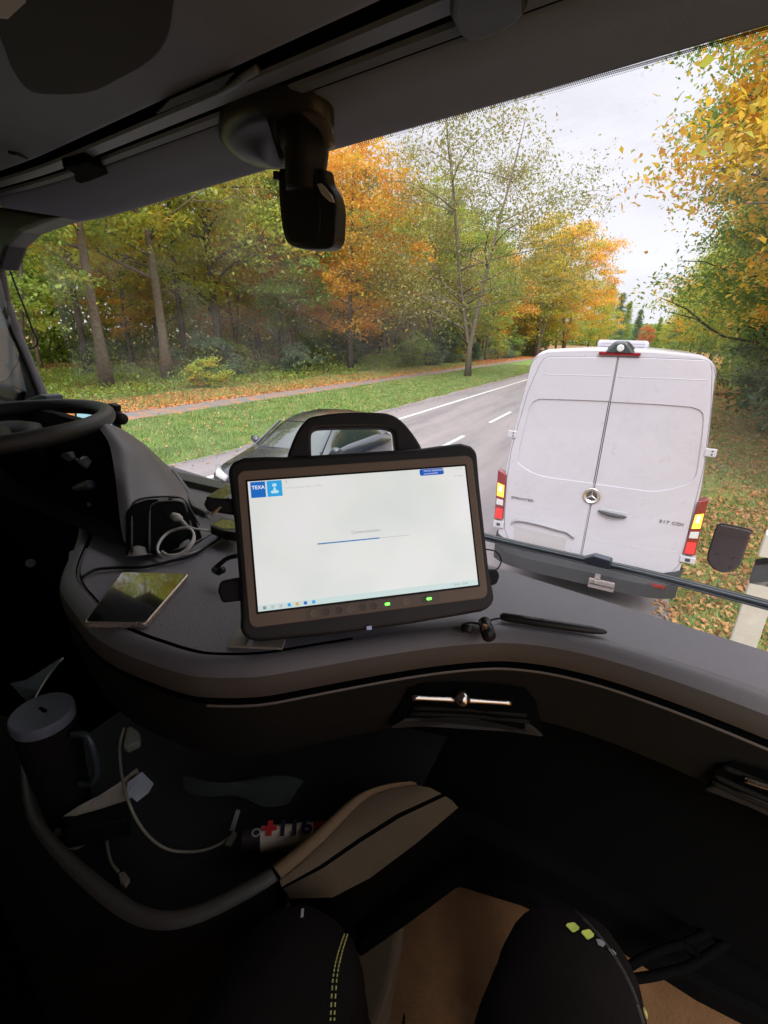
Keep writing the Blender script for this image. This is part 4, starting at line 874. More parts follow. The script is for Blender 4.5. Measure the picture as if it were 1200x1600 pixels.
def hoodpt(px, py, off):
    # interpolate the pixel grid for v
    best = None; r = ray(px, py)
    HH = np.array(H); d = HH-EYE; z = d @ R[:, 2]; X = 600+F*(d @ R[:, 0])/z; Y = 800+F*(d @ R[:, 1])/z
    D = (X-px)**2+(Y-py)**2; idx = np.argsort(D.ravel())[:4]; w_ = 1/(D.ravel()[idx]+1); dep = (z.ravel()[idx]*w_).sum()/w_.sum()
    return EYE+r*(dep-off)/(r @ R[:, 2])
q = MB(); P = [hoodpt(*p, .004) for p in [(196, 868), (197, 800), (206, 788), (230, 781), (265, 779), (286, 782), (300, 802), (311, 824), (316, 840), (285, 856), (245, 866)]]; q.prism(P, ray(250, 820)/np.linalg.norm(ray(250, 820))*.02); q.build('hood_dark_panel', M['deep'], hood, bevel=.002)  # near-black panel set over the hood's lower half
q = MB(); P = [hoodpt(*p, .010) for p in [(236, 792), (250, 785), (283, 787), (291, 797), (300, 830), (285, 846), (250, 862), (233, 860)]]; c = sum(P)/len(P); q.add(P+[c], [(i, (i+1) % len(P), len(P)) for i in range(len(P))]); q.build('hood_pocket_shade', M['deep'], hood)  # flat near-black sheet paints a pocket's shade on the hood
q = MB(); q.tube(spline([hoodpt(*p, .006) for p in [(206, 862), (206, 800), (210, 784), (228, 778), (262, 776), (286, 780), (300, 800), (312, 822)]], 4), .0022, 6); q.tube(spline([hoodpt(*p, .010) for p in [(233, 862), (234, 800), (238, 789), (255, 784), (284, 786), (294, 806), (300, 830)]], 4), .003, 6); q.build('pocket_frame', M['black'], hood, smooth=True)
q = MB(); q.tube(spline([atv(*p) for p in [(270, 736, .645), (290, 764, .62), (310, 792, .585), (328, 815, .555), (340, 834, .535), (322, 846, .50)]], 4), [.007]*21, 10); q.build('hood_seam_ridge', M['dash'], hood, smooth=True)
# ledge behind the hood with the defroster rail
q = MB(); q.prism([atz(*p, -.372) for p in [(272, 738), (356, 758), (350, 775), (320, 800), (300, 790)]], (0, 0, -.02)); q.build('ledge', M['dash'], dash, bevel=.004)
q = MB(); q.prism([atz(*p, -.362) for p in [(268, 737), (358, 757), (354, 768), (285, 752)]], (0, 0, .004)); q.build('defroster_rail', mat('rail_grey', (.045, .046, .055), .4), dash, bevel=.002)
# steering wheel
C0 = cab(-1.386, .362, -.221); tl = .07; wa = CU; wb = math.cos(tl)*CV+math.sin(tl)*np.array([0, 0, 1]); wn = np.cross(wa, wb)
sw = thing('steering_wheel', wloc(truck), None, None); sw.parent = truck; sw.location = (0, 0, 0)
q = MB(); q.grid([[C0+(.225+.019*math.cos(b_))*(math.cos(a)*wa+math.sin(a)*wb)+wn*.020*math.sin(b_) for b_ in np.linspace(0, 2*math.pi, 12, endpoint=False)] for a in np.linspace(0, 2*math.pi, 73)], True)
q.build('rim', mat('wheel_leather', (.028, .028, .03), .5, bump=.3, bscale=500, var=.15), sw, smooth=True)
q = MB()
for a in (-.35, math.pi+.35, -math.pi/2): q.tube([C0+.05*(math.cos(a)*wa+math.sin(a)*wb)-wn*.02, C0+.14*(math.cos(a)*wa+math.sin(a)*wb)-wn*.012, C0+.22*(math.cos(a)*wa+math.sin(a)*wb)], [.03, .02, .014], 10)
q.build('spoke', M['black'], sw, smooth=True)
q = MB(); q.lathe(C0-wn*.05, wn, [(.001, 0), (.07, .0), (.085, .02), (.08, .04), (.05, .05), (.001, .052)], 28); q.build('hub', M['black'], sw, smooth=True)
q = MB(); q.tube([C0-wn*.04, C0-wn*.2+CV*.1, cab(-1.36, .75, -.65)], [.05, .06, .08], 14); sc = q.build('steering_column', M['deep'], truck, smooth=True)
gg = mat('stalk_grey', (.20, .20, .24), .35); gd = mat('stalk_dark', (.09, .09, .11), .35)
def atvs(pts, v): return [atv(*p, v) for p in pts]
q = MB(); q.prism(atvs([(88, 724), (97, 708), (104, 707), (112, 716), (108, 722), (96, 725)], .44), CV*.02); q.build('stalk_end', gg, sc, bevel=.003)
q = MB(); q.tube(atvs([(108, 721), (122, 719), (128, 722)], .45), .005, 8); q.tube(atvs([(126, 722), (133, 721), (140, 726)], .45), [.006, .013, .010], 10); q.build('stalk_knob', gg, sc, smooth=True)
q = MB(); q.tube(spline(atvs([(78, 766), (88, 762), (96, 770), (102, 772), (116, 766), (130, 760), (142, 757)], .42), 4), list(np.interp(np.linspace(0, 1, 25), [0, .35, .5, 1], [.003, .005, .012, .010])), 10); q.build('control_lever', gd, sc, smooth=True)
q = MB(); q.tube(spline(atvs([(140, 786), (142, 815), (146, 850), (148, 870), (151, 892)], .40), 3), [.005]*13, 8); q.build('lever_shaft', mat('shaft_dark', (.06, .065, .06), .4), sc, smooth=True)
q = MB(); q.lathe(atv(132, 858, .39), CU, [(.001, 0), (.011, 0), (.011, .014), (.001, .014)], 14); q.lathe(atv(154, 859, .395), CU, [(.001, 0), (.010, 0), (.010, .013), (.001, .013)], 14); q.lathe(atv(133, 819, .41), CU, [(.001, 0), (.004, 0), (.004, .012), (.001, .012)], 10); q.build('shaft_knob', M['steel'], sc, smooth=True)
q = MB(); q.lathe(atv(48, 880, .36), ray(48, 880)*-1, [(.001, 0), (.012, 0), (.010, .003), (.001, .003)], 20); q.build('round_switch', mat('switch_grey', (.12, .15, .14), .5), sc)
# shelf wing left of the phone
q = MB(); P = [atz(*p, -.388) for p in [(106, 858), (150, 852), (205, 866), (240, 872), (190, 900), (150, 960), (112, 930), (104, 890)]]; q.prism(P, (0, 0, -.03)); q.build('shelf_wing', M['dash'], dash, bevel=.008)

# ------------------------------------------------------------------ centre console tray and tunnel cover
console = thing('console_tray', wloc(truck), None, None); console.parent = truck; console.location = (0, 0, 0)
RIM = [(38, 1120), (37, 1165), (38, 1215), (50, 1275), (90, 1330), (145, 1382), (200, 1423), (250, 1438), (300, 1431), (360, 1405), (430, 1364), (494, 1311), (562, 1246), (606, 1228), (645, 1223)]
OUT2 = [(-60, 1120), (-62, 1180), (-55, 1250), (-30, 1330), (20, 1400), (80, 1465), (160, 1515), (245, 1535), (330, 1520), (400, 1470), (446, 1402), (520, 1402), (610, 1352), (680, 1295), (718, 1262)]
R1 = spline([atz(*p, -.62) for p in RIM], 4); O2 = spline([atz(*p, -.70) for p in OUT2], 4); cen = sum(R1)/len(R1)+np.array([0, .06, 0])
def tow(p, k, dz): d = cen-p; d[2] = 0; d /= np.linalg.norm(d); return p+d*k+np.array([0, 0, dz])
KS = 41
def crows(f0, i0, i1): return [f0(i) for i in range(i0, i1)]
def rim_row(i): p = R1[i]; return [tow(p, .016, -.10), tow(p, .013, -.008), tow(p, .010, 0), tow(p, .003, .003), tow(p, -.004, .0), tow(p, -.007, -.005)]
cabp(crows(rim_row, 0, KS), 'tray_rim_dim', mat('tray_rim_dim', (.05, .042, .034), .55, bump=.2, bscale=600, var=.1), console, True)  # dark tone puts the low light of the left part into colour
cabp(crows(rim_row, KS-1, len(R1)), 'tunnel_rim_lit', mat('tunnel_rim_lit', (.17, .105, .055), .6, spec=.15, bump=.2, bscale=600), console, True)  # brighter brown puts the door's light into the right part's rim
def skirt(i): p = tow(R1[i], -.007, -.005); o_ = O2[i]; return [p, p*.5+o_*.5+np.array([0, 0, .008]), o_, o_+np.array([0, 0, -.05])-(cen-o_)*np.array([.0, .0, 0]), np.array([o_[0], o_[1], E+FLZ-.02])]
cabp(crows(skirt, 0, KS), 'tray_side_dim', M['trim'], console, True)  # near-black tone, low light on the left painted in
def lin(pts, z, n=14):
    t_ = np.linspace(0, len(pts)-1, n); xs2 = np.interp(t_, range(len(pts)), [p[0] for p in pts]); ys2 = np.interp(t_, range(len(pts)), [p[1] for p in pts]); return [atz(x, y, z) for x, y in zip(xs2, ys2)]
k0, k1 = tow(R1[KS-1], -.007, -.006), None
ra = [tow(R1[i], -.007, -.006) for i in range(KS-1, len(R1))]; nn_ = len(ra)
rb_ = lin([(440, 1386), (500, 1352), (560, 1310), (620, 1272), (690, 1240)], -.632, nn_); rc_ = lin([(442, 1389), (504, 1357), (565, 1315), (626, 1277), (696, 1244)], -.636, nn_)
rd_ = lin([(452, 1404), (520, 1402), (578, 1372), (650, 1318), (716, 1262)], -.665, nn_)
tcv = cabp([ra, [a_*.5+b_*.5+np.array([0, 0, .004]) for a_, b_ in zip(ra, rb_)], rb_], 'tunnel_cover_lit', M['tunnel'], console, True)  # lighter brown than the tray, light from the door painted in
cabp([rc_, [a_*.5+b_*.5+np.array([0, 0, .003]) for a_, b_ in zip(rc_, rd_)], rd_], 'tunnel_flank_shade', mat('tunnel_flank_shade', (.085, .062, .038), .75, spec=.15, bump=.25, bscale=400, var=.12, vscale=8), console, True)  # cover colour darkened to paint shade on the lower face
cabp([rb_, [p+np.array([0, 0, -.008]) for p in rb_], rc_], 'tunnel_groove', M['deep'], console)
cabp([rd_, lin([(470, 1580), (520, 1520), (575, 1462), (640, 1405), (730, 1352)], FLZ, nn_)], 'tunnel_side_shade', M['deep'], console)  # near-black face paints the shadow between cover and floor
q = MB(); fl = [tow(p, .016, -.10) for p in R1]; q.add(fl+[fl[-1]+np.array([0, .35, 0]), fl[0]+np.array([0, .45, 0])], [tuple(range(len(fl)+2))]); q.build('tray_floor', mat('tray_floor', (.012, .011, .010), .7, bump=.3, bscale=300), console)
q = MB(); q.tube(spline([tow(p, -.010, -.002) for p in (R1[KS-3:KS-2]+R1[KS-3:KS-2])], 1) if False else [tow(R1[KS-1], .01, .004), tow(R1[KS-1], -.008, -.0), R1[KS-1]*.4+O2[KS-1]*.6+np.array([0, 0, .007]), O2[KS-1]], .002, 6); q.build('tray_joint', M['deep'], console)
q = MB(); cbox(q, UL, -.84, .40, .42, FLZ, -.44); q.build('lower_shade_panel', M['deep'], truck)  # added near-black sheet, painted shade below the steering wheel
q = MB(); cbox(q, UL, -.62, -1.4, .42, FLZ-.02, FLZ+.012); q.build('floor_shade_sheet', M['deep'], truck)  # added near-black sheet paints the driver's side floor as shaded
q = MB(); cbox(q, UL+.001, UL+.03, -1.4, .60, FLZ, -.45); q.build('door_shade_sheet', M['deep'], truck)  # added near-black sheet paints shade over the lower left wall
q = MB(); q.grid([[cab(u, v, z) for u in (-.62, UR-.01)] for v, z in ((.40, FLZ-.005), (.55, FLZ+.02), (.80, -.90), (.84, -.62))]); q.build('toe_board', M['floor'], truck)
# footwell: floor mat, seams, seat base cable
q = MB(); P = [atz(*p, FLZ+.0) for p in [(560, 1480), (640, 1395), (690, 1340), (1300, 1400), (1400, 1900), (500, 1900)]]; q.prism(P, (0, 0, -.012)); fm = q.build('floor_mat', M['floor'], truck, bevel=.004)
q = MB(); q.tube(spline([atz(*p, FLZ+.004) for p in [(658, 1400), (655, 1450), (645, 1505), (634, 1560), (628, 1640)]], 3), .003, 6); q.build('mat_seam', M['deep'], fm)
q = MB(); P = [atz(*p, FLZ+.10) for p in [(560, 1478), (628, 1415), (632, 1440), (612, 1545), (560, 1700), (500, 1700), (480, 1560)]]; q.prism(P, (0, 0, -.12)); q.build('floor_ridge', M['tunnel'], truck, bevel=.02, seg=3)
q = MB(); P = [atz(*p, -.95) for p in [(560, 1400), (690, 1225), (820, 1225), (1000, 1290), (1300, 1380), (1300, 1640), (1100, 1540), (980, 1465), (820, 1392), (720, 1362), (640, 1420), (560, 1475)]]; q.prism(P, (0, 0, -.05)); q.build('footwell_shade', M['deep'], truck, bevel=.01)  # added near-black sheet stands in for shade under the dash
# ================================================================== the rugged tablet
TU = np.array([0.76962196, 0.63724726, 0.0399745]); TV = np.array([-0.29793572, 0.30304199, 0.90520708]); TN = np.array([0.56472678, -0.70857708, 0.42308649])
T0 = EYE+np.array([-0.28747872, 0.51290104, -0.25230399])
def T(x, y, w_=0): return T0+TU*x+TV*y+TN*w_
tab = thing('rugged_tablet', T(0, -.13, -.03), 'rugged tablet computer in black case with carry handle, bright screen on, on the dashboard', 'tablet')
def tprism(pts, w0, w1, name, m, par=tab, bevel=0, seg=3): q = MB(); q.prism([T(x, y, w0) for x, y in pts], TN*(w1-w0)); return q.build(name, m, par, bevel=bevel, seg=seg)
CASE = [(-.171, .102), (-.163, .111), (-.149, .116), (-.12, .1155), (-.096, .1135), (0, .113), (.092, .1135), (.12, .1155), (.147, .117), (.162, .112), (.170, .103), (.1685, .05), (.168, -.06), (.170, -.09), (.1715, -.106), (.163, -.117), (.15, -.121), (.05, -.1245), (-.05, -.1245), (-.15, -.121), (-.163, -.117), (-.172, -.105), (-.170, -.09), (-.168, -.05), (-.168, .03)]
tprism(CASE, -.042, .004, 'rubber_case', mat('case_rubber', (.009, .0095, .012), .55, bump=.2, bscale=900, var=.2, vscale=30), bevel=.008, seg=4)
def rr(x0, x1, y0, y1, r, n=5):
    P = []
    for cx, cy, a0 in ((x1-r, y1-r, 0), (x0+r, y1-r, 90), (x0+r, y0+r, 180), (x1-r, y0+r, 270)):
        for k in range(n+1): a = math.radians(a0+90*k/n); P.append((cx+r*math.cos(a), cy+r*math.sin(a)))
    return P
tprism(rr(-.1595, .1600, -.1020, .0975, .010), .003, .0065, 'bezel', M['bezel'], bevel=.0015)
tprism(rr(-.1495, .1495, -.0855, .0852, .001), .0064, .0068, 'screen_border', M['black'])
scm = mat('screen_white', (.3, .3, .3), .25, emit=(.80, .82, .80), estr=.44)
# a faint unevenness of the backlight
_n = noise(scm, 9, 2, .5); _b = scm.node_tree.nodes['Principled BSDF']
scm.node_tree.links.new(ramp(scm, _n, [(.3, (.70, .75, .73)), (.5, (.79, .81, .79)), (.7, (.84, .84, .86))]), _b.inputs['Emission Color'])
SX0, SX1, SY0, SY1 = -.147, .147, -.0827, .0827
scr = tprism([(SX0, SY1), (SX1, SY1), (SX1, SY0), (SX0, SY0)], .0068, .0071, 'screen', scm)
def em(name, c, s=.46): return mat(name, tuple(x*.3 for x in c), .3, emit=c, estr=s)
Eb = em('screen_blue', (.012, .15, .55)); El = em('screen_lightblue', (.03, .38, .80)); Et = em('screen_text', (.30, .31, .31)); Ew = em('screen_label', (.85, .88, .92)); Eg = em('screen_taskbar', (.60, .74, .73)); Ep = em('screen_progress', (.04, .20, .48)); Eo = em('screen_track', (.55, .55, .54)); EO = em('screen_orange', (.75, .42, .10)); Ebd = em('screen_badge', (.01, .10, .50))
def rect(x0, x1, y0, y1, w_, name, m, r=0):
    P = rr(x0, x1, y0, y1, r) if r else [(x0, y1), (x1, y1), (x1, y0), (x0, y0)]; return tprism(P, w_, w_+.0001, name, m, scr)
rect(SX0+.0005, SX1-.0005, SY0, SY0+.0075, .0072, 'task_bar', Eg)
rect(SX0+.003, SX0+.0215, SY1-.0215, SY1-.001, .0072, 'logo_tile', Eb); rect(SX0+.0235, SX0+.0425, SY1-.0215, SY1-.001, .0072, 'logo_tile', El)
def ttext(s, size, x, y, m, w_=.0075, al='LEFT', bold=0): return text('screen_text', s, size, T(x, y, w_), TU, TV, m, scr, 0, bold, al)
ttext('TEXA', .0065, SX0+.0045, SY1-.0105, Ew, bold=.02)
q = MB()
cxx, cyy = SX0+.033, SY1-.011
for pts in ([(-.004, -.0065), (.004, -.0065), (.0055, -.004), (.0015, -.002), (.0012, .001), (-.0012, .001), (-.0015, -.002), (-.0055, -.004)], rr(-.0027, .0027, .0022, .0062, .0012)):
    q.prism([T(cxx+x, cyy+y, .0074) for x, y in pts], TN*.0001)
q.build('user_icon', em('icon_pale', (.55, .80, .92)), scr)
ttext('1', .006, SX0+.047, SY1-.0055, Et); ttext('communication test 12 24V', .0042, SX0+.046, SY1-.013, em('text_faint', (.52, .52, .52)))
rect(.081, .1155, SY1-.0092, SY1-.0003, .0073, 'status_badge', Ebd, .0025)
ttext('TRUCK DIAGNOSIS', .0033, .0865, SY1-.0040, Ew, .0077); ttext('connected 24V', .0033, .0865, SY1-.0078, Ew, .0077)
ttext('—  ×', .0045, .132, SY1-.0045, Et); ttext('— □  Home', .003, .1265, SY1-.0135, Et)
ttext('Communication...', .0058, -.0205, .0035, Et)
rect(-.066, .0165, -.0062, -.0046, .0073, 'progress_bar', Ep); rect(.0165, .057, -.0058, -.0050, .0073, 'progress_track', Eo)
for i, (x, m) in enumerate([(.006, Et), (.016, Eo), (.026, Eo), (.0365, El), (.0465, EO), (.057, Eb), (.0675, El)]): rect(SX0+x, SX0+x+.0042, SY0+.0018, SY0+.006, .0074, 'task_icon', m, .0012)
ttext('^  ENG  12:47', .0042, .108, SY0+.0025, Et)
# button strip under the screen
btn = tprism(rr(-.0885, .0905, -.1000, -.0862, .001), .0065, .0071, 'button_strip', mat('strip', (.155, .128, .105), .55, bump=.1, bscale=900), bevel=.0003)
rb = mat('button_ring', (.09, .075, .06), .5); lb = mat('button_legend', (.22, .18, .15), .5)
for i, x in enumerate((-.0785, -.063, -.046, -.031, -.015, -.0005, .044, .069)):
    q = MB(); q.lathe(T(x, -.0935, .0071), TN, [(.0026, 0), (.0036, .0003), (.0046, .0003), (.0046, 0)], 20); q.lathe(T(x, -.0935, .0071), TN, [(.0001, .0002), (.0018, .0002), (.0018, 0)], 12); q.build('button', rb if i % 3 else lb, btn)
for x in (.018, .0755):
    q = MB(); q.prism([T(x+a, -.0932+b_*.6, .0073) for a, b_ in rr(-.0032, .0032, -.0026, .0026, .0012)], TN*.0003); q.build('green_led', mat('led_green', (.1, .5, .1), .3, emit=(.12, 1, .06), estr=2.2), btn)
# handle
HO = spline([(-.095, .112), (-.092, .122), (-.080, .146), (-.068, .161), (-.054, .1685), (-.0115, .1715), (.036, .169), (.054, .165), (.068, .155), (.080, .139), (.090, .121), (.093, .110)], 4)
HI = spline([(-.0625, .109), (-.0618, .125), (-.060, .143), (-.0555, .1495), (-.044, .1512), (0, .150), (.036, .1478), (.050, .1445), (.054, .139), (.0545, .125), (.0548, .109)], 4)
q = MB(); n_ = 40
ho = [HO[int(round(i*(len(HO)-1)/n_))] for i in range(n_+1)]; hi = [HI[int(round(i*(len(HI)-1)/n_))] for i in range(n_+1)]
q.grid([[T(a[0], a[1], -.026) for a in ho], [T(a[0], a[1], -.006) for a in ho], [T(b_[0], b_[1], -.006) for b_ in hi], [T(b_[0], b_[1], -.026) for b_ in hi], [T(a[0], a[1], -.026) for a in ho]])
q.build('carry_handle', mat('handle_rubber', (.010, .011, .014), .6, bump=.2, bscale=900, var=.2), tab, bevel=.004)
# strap lugs on the sides and the little clip under the case
for pts in ([(-.163, .064), (-.202, .068), (-.2045, .060), (-.202, .052), (-.163, .042)], [(-.165, -.038), (-.192, -.040), (-.196, -.052), (-.192, -.068), (-.165, -.068)], [(.160, -.064), (.184, -.066), (.187, -.076), (.181, -.087), (.160, -.089)]):
    tprism(pts, -.03, -.006, 'strap_lug', M['rubber'], bevel=.004)
q = MB(); q.tube([T(-.196, .046, -.01), T(-.184, .056, -.006)], .003, 8); q.build('lug_pin', M['steel'], tab)
q = MB(); q.prism([T(x, y, .005) for x, y in rr(-.0125, -.0055, -.1235, -.1185, .001)], TN*.002); q.build('clip', mat('clip_blue', (.35, .38, .5), .2, .3), tab)
# kick stand behind
q = MB(); q.prism([T(-.06, -.02, -.045), T(.06, -.02, -.045), T(.06, -.02, -.049), T(-.06, -.02, -.049)], EYE*0+(T(0, -.02, -.047)-T(0, -.02, -.047)+np.array([-.06, .085, -.12]))*1.0); q.build('kick_stand', M['rubber'], tab)
q = MB(); q.tube(spline([atv(758, 858, .66), atv(775, 862, .69), atv(783, 875, .70), atv(778, 888, .68), atv(765, 893, .66)], 4), .0012, 6); tag(q.build('thin_wire', M['black'], None, True), 'thin dark wire loop sticking out right of the tablet by the windscreen', 'wire')

# ================================================================== small things lying about
def flatthing(name, pts, z, h, m, label, cat, bevel=.002, tilt=None):
    q = MB(); q.prism([atz(*p, z) for p in pts], (0, 0, h)); return tag(q.build(name, m, None, bevel=bevel), label, cat)
# smartphone
ph = thing('smartphone', atz(215, 935, -.385), 'smartphone lying face up on the dashboard shelf, trees mirrored in its dark glass', 'phone')
a, b_, c_, d = [atz(*p, -.3765) for p in [(130, 973), (228, 974), (296, 896), (190, 893)]]
def rquad(A, B, C_, D, r=.09, n=5):
    P = []
    for p, prv, nxt in ((A, D, B), (B, A, C_), (C_, B, D), (D, C_, A)):
        e0 = p+(prv-p)*r*(np.linalg.norm(B-A)/np.linalg.norm(prv-p)); e1 = p+(nxt-p)*r*(np.linalg.norm(B-A)/np.linalg.norm(nxt-p))
        for k in range(n+1): t = k/n; P.append((1-t)**2*e0+2*t*(1-t)*p+t*t*e1)
    return P
q = MB(); q.prism(rquad(a, b_, c_, d), (0, 0, -.0085)); q.build('phone_frame', mat('phone_gold', (.52, .43, .38), .25, .7, var=.05), ph, bevel=.002, seg=3)
ce = (a+b_+c_+d)/4; up = np.array([0, 0, .0006]); sh = lambda p, k=.955: ce+(p-ce)*k+up
q = MB(); q.prism(rquad(sh(a), sh(b_), sh(c_), sh(d), .07), (0, 0, -.001)); q.build('phone_glass', mat('phone_glass', (.006, .006, .008), .03, coat=1, spec=1), ph)
# stylus pen
p0, p1 = atz(781, 963, -.377), atz(948, 988, -.377); dd = p1-p0
pen = thing('stylus_pen', (p0+p1)/2-np.array([0, 0, .008]), 'black pen lying on the dashboard right of the tablet', 'pen')
q = MB(); q.tube([p0, p0+dd*.02, p0+dd*.1, p0+dd*.6, p0+dd*.86, p0+dd*.97, p1], [.003, .0055, .0064, .0062, .0056, .0036, .0018], 14); q.build('barrel', M['satin'], pen, smooth=True)
q = MB(); q.tube([p0+dd*.03+np.array([0, -.002, .006]), p0+dd*.2+np.array([0, -.003, .0075]), p0+dd*.42+np.array([0, -.003, .0065])], [.0016, .0020, .0016], 8); q.build('pocket_clip', mat('clip_gloss', (.05, .05, .055), .15), pen, smooth=True)
q = MB(); q.tube(spline([atz(725, 988, -.381), atz(722, 978, -.378), atz(735, 973, -.378), atz(755, 975, -.378), atz(770, 968, -.377), atz(783, 966, -.378)], 4), .0016, 6); tag(q.build('pen_cord', M['rubber'], None, True), 'black coiled cord running from the tablet corner to the pen', 'cord')
us_ = thing('usb_dongle', atz(762, 985, -.385), 'small black dongle with a brass contact by the lower right tablet corner', 'dongle')
q = MB(); q.tube([atz(757, 972, -.374), atz(764, 994, -.374)], [.009, .0095], 12); q.tube([atz(722, 980, -.377), atz(738, 984, -.377)], .006, 10); q.build('dongle_body', M['satin'], us_, smooth=True)
q = MB(); c = atz(757, 982, -.366); q.box(c, (.006, .004, .012)); q.build('brass_contact', mat('brass', (.6, .35, .18), .3, .8), us_, bevel=.001)
# paper notes under the tablet
flatthing('paper_note', [(376, 978), (356, 1012), (392, 1014), (441, 1016), (446, 1002), (400, 985)], -.384, .0035, M['paper'], 'beige folded paper note peeping out under the lower left tablet corner', 'paper', .0006)
q = MB(); q.prism([atz(*p, -.380) for p in [(385, 1008), (398, 985), (402, 988), (393, 1009)]], (0, 0, .0006)); tag(q.build('paper_strip', M['white'], None), 'narrow white paper strip lying on the beige note under the tablet', 'paper')
# white charging cable, coiled
wc = thing('charging_cable', atz(285, 850, -.385), 'white charging cable coiled in loops between the instrument hood and the tablet', 'cable')
z0 = -.36
CP = [(283, 812, -.345), (292, 822, -.35), (302, 832, -.362), (303, 845, -.366), (292, 860, -.37), (275, 869, -.374), (256, 870, -.375), (246, 860, -.372), (250, 846, -.366), (262, 833, -.36), (280, 826, -.352), (296, 826, -.35), (303, 836, -.353), (298, 850, -.36), (284, 864, -.37), (265, 868, -.372), (253, 862, -.37)]
q = MB(); P = spline([atn(x, y, (0, 0, 1), z) for x, y, z in CP], 6); q.tube(P, .0026, 10); q.build('cable_loop', M['white'], wc, smooth=True)
q = MB(); q.tube(spline([atz(*p) for p in [(278, 868, -.378), (300, 864, -.380), (322, 855, -.38), (338, 842, -.378), (339, 834, -.37), (325, 829, -.36), (304, 826, -.352), (294, 822, -.35)]], 6), .0018, 8); q.build('cable_tail', M['white'], wc, smooth=True)
q = MB(); q.tube([atz(271, 806, -.338), atz(277, 809, -.338), atz(282, 811, -.343)], [.007, .0085, .006], 12); q.tube([atz(281, 811, -.343), atz(292, 822, -.35)], [.004, .0035], 10); q.build('plug', M['white'], wc, smooth=True)
bc = thing('black_cable', atz(260, 880, -.385), 'black power cable looping across the dashboard behind the phone', 'cable')
q = MB(); q.tube(spline([atz(*p, -.380) for p in [(128, 902), (150, 890), (185, 887), (225, 886), (262, 878), (300, 868), (330, 850), (350, 838), (368, 836)]], 5), .0026, 8); q.tube(spline([atz(*p, -.378) for p in [(330, 822), (345, 828), (356, 836), (372, 842)]], 5), .0022, 8); q.build('cable_run', M['rubber'], bc, smooth=True)
q = MB(); q.tube(spline([atz(*p) for p in [(336, 888, -.36), (345, 880, -.352), (356, 872, -.345), (372, 868, -.34)]], 4), [.004]*13, 8); q.tube([atz(335, 890, -.362), atz(342, 894, -.362), atz(348, 890, -.355)], .006, 8); q.build('cable_plug', M['satin'], bc, smooth=True)
q = MB(); q.tube([atz(357, 841, -.374), atz(364, 847, -.374), atz(368, 849, -.374)], [.004, .0045, .003], 10); tag(q.build('cable_plug', M['white'], None, True), 'small white plug tip lying left of the tablet edge', 'plug')
sd_ = thing('small_device', atz(350, 815, -.385), 'small black box with a glossy sloping top behind the left tablet edge', 'device')
q = MB(); q.prism([atz(*p, -.352) for p in [(328, 822), (346, 808), (372, 812), (378, 834), (350, 830)]], (0, 0, -.018)); q.build('device_body', M['satin'], sd_, bevel=.003)
q = MB(); q.prism([atz(*p, -.3512) for p in [(332, 820), (347, 811), (368, 814), (372, 826), (350, 826)]], (0, 0, -.0004)); q.build('device_glass', M['carglass'], sd_)
q = MB(); q.prism([atz(*p, -.335) for p in [(322, 776), (356, 755), (366, 768), (350, 780)]], (0, 0, -.006)); tag(q.build('glossy_card', M['carglass'], None, bevel=.001), 'glossy dark card leaning behind the upper left tablet lug', 'card')
# navigation device behind the wheel
nv = thing('navigation_device', atv(150, 672, .66), 'small navigation device with pale blue screen seen through the steering wheel', 'navigation device')
q = MB(); q.prism(atvs([(116, 641), (171, 630), (179, 634), (180, 672), (174, 676), (116, 666)], .66), CV*.02); q.build('device_case', M['black'], nv, bevel=.004)
q = MB(); q.prism(atvs([(120, 645), (170, 637), (173, 640), (174, 668), (170, 670), (120, 662)], .657), CV*.002); q.build('device_screen', mat('nav_screen', (.2, .3, .33), .2, emit=(.30, .52, .58), estr=.75), nv)
q = MB(); q.tube([atv(180, 652, .665), atv(192, 655, .665)], [.022, .016], 16); q.build('mount_knob', M['black'], nv, smooth=True)
# hanging cord at the left of the windscreen
q = MB(); q.tube(spline([atv(*p, .72) for p in [(2, 372), (8, 398), (22, 440), (38, 480), (50, 512), (58, 530), (57, 540), (48, 544), (38, 540), (28, 520), (14, 482), (-2, 440)]], 5), .0030, 8); tag(q.build('cord', M['rubber'], None, True), 'black cord hanging in a loop down the left windscreen pillar', 'cord')
# dark tag on the glass
tg = thing('windscreen_tag', gpt(1137, 895), 'dark round bottomed plate stuck to the windscreen right of the van', 'toll tag')
OT = spline([(1128, 816), (1174, 826), (1172, 836), (1162, 868), (1156, 882), (1143, 891), (1130, 893), (1116, 888), (1106, 876), (1106, 864), (1113, 840), (1120, 820), (1128, 816)], 3)[:-1]
def glp(p, off): return gpt(*p)-CV*off
q = MB(); q.prism([glp(p, .002) for p in OT], -CV*.002); q.build('tag_rim', mat('tag_rim', (.30, .26, .22), .3), tg)
cc = np.mean(np.array(OT), 0); IT = [tuple(cc+(np.array(p)-cc)*.93) for p in OT]
q = MB(); q.prism([glp(p, .004) for p in IT], -CV*.004); q.build('tag_plate', mat('tag_plate', (.28, .24, .26), .6, var=.08), tg, bevel=.001)
l0 = glp((1124, 830), .009); l1 = glp((1168, 838), .009); xd = (l1-l0)/np.linalg.norm(l1-l0); nn = -CV; yd = np.cross(nn, xd)
text('tag_text', 'TOLL COLLECT', .0068, l0-yd*.003, xd*1.06, yd, mat('tag_letters', (.35, .3, .3), .5), tg)
q = MB()
for p in ((1121, 864), (1148, 870), (1142, 884)): q.lathe(glp(p, .008), -CV, [(.0001, .001), (.0018, .001), (.0022, 0)], 10)
q.build('tag_screw', M['steel'], tg)

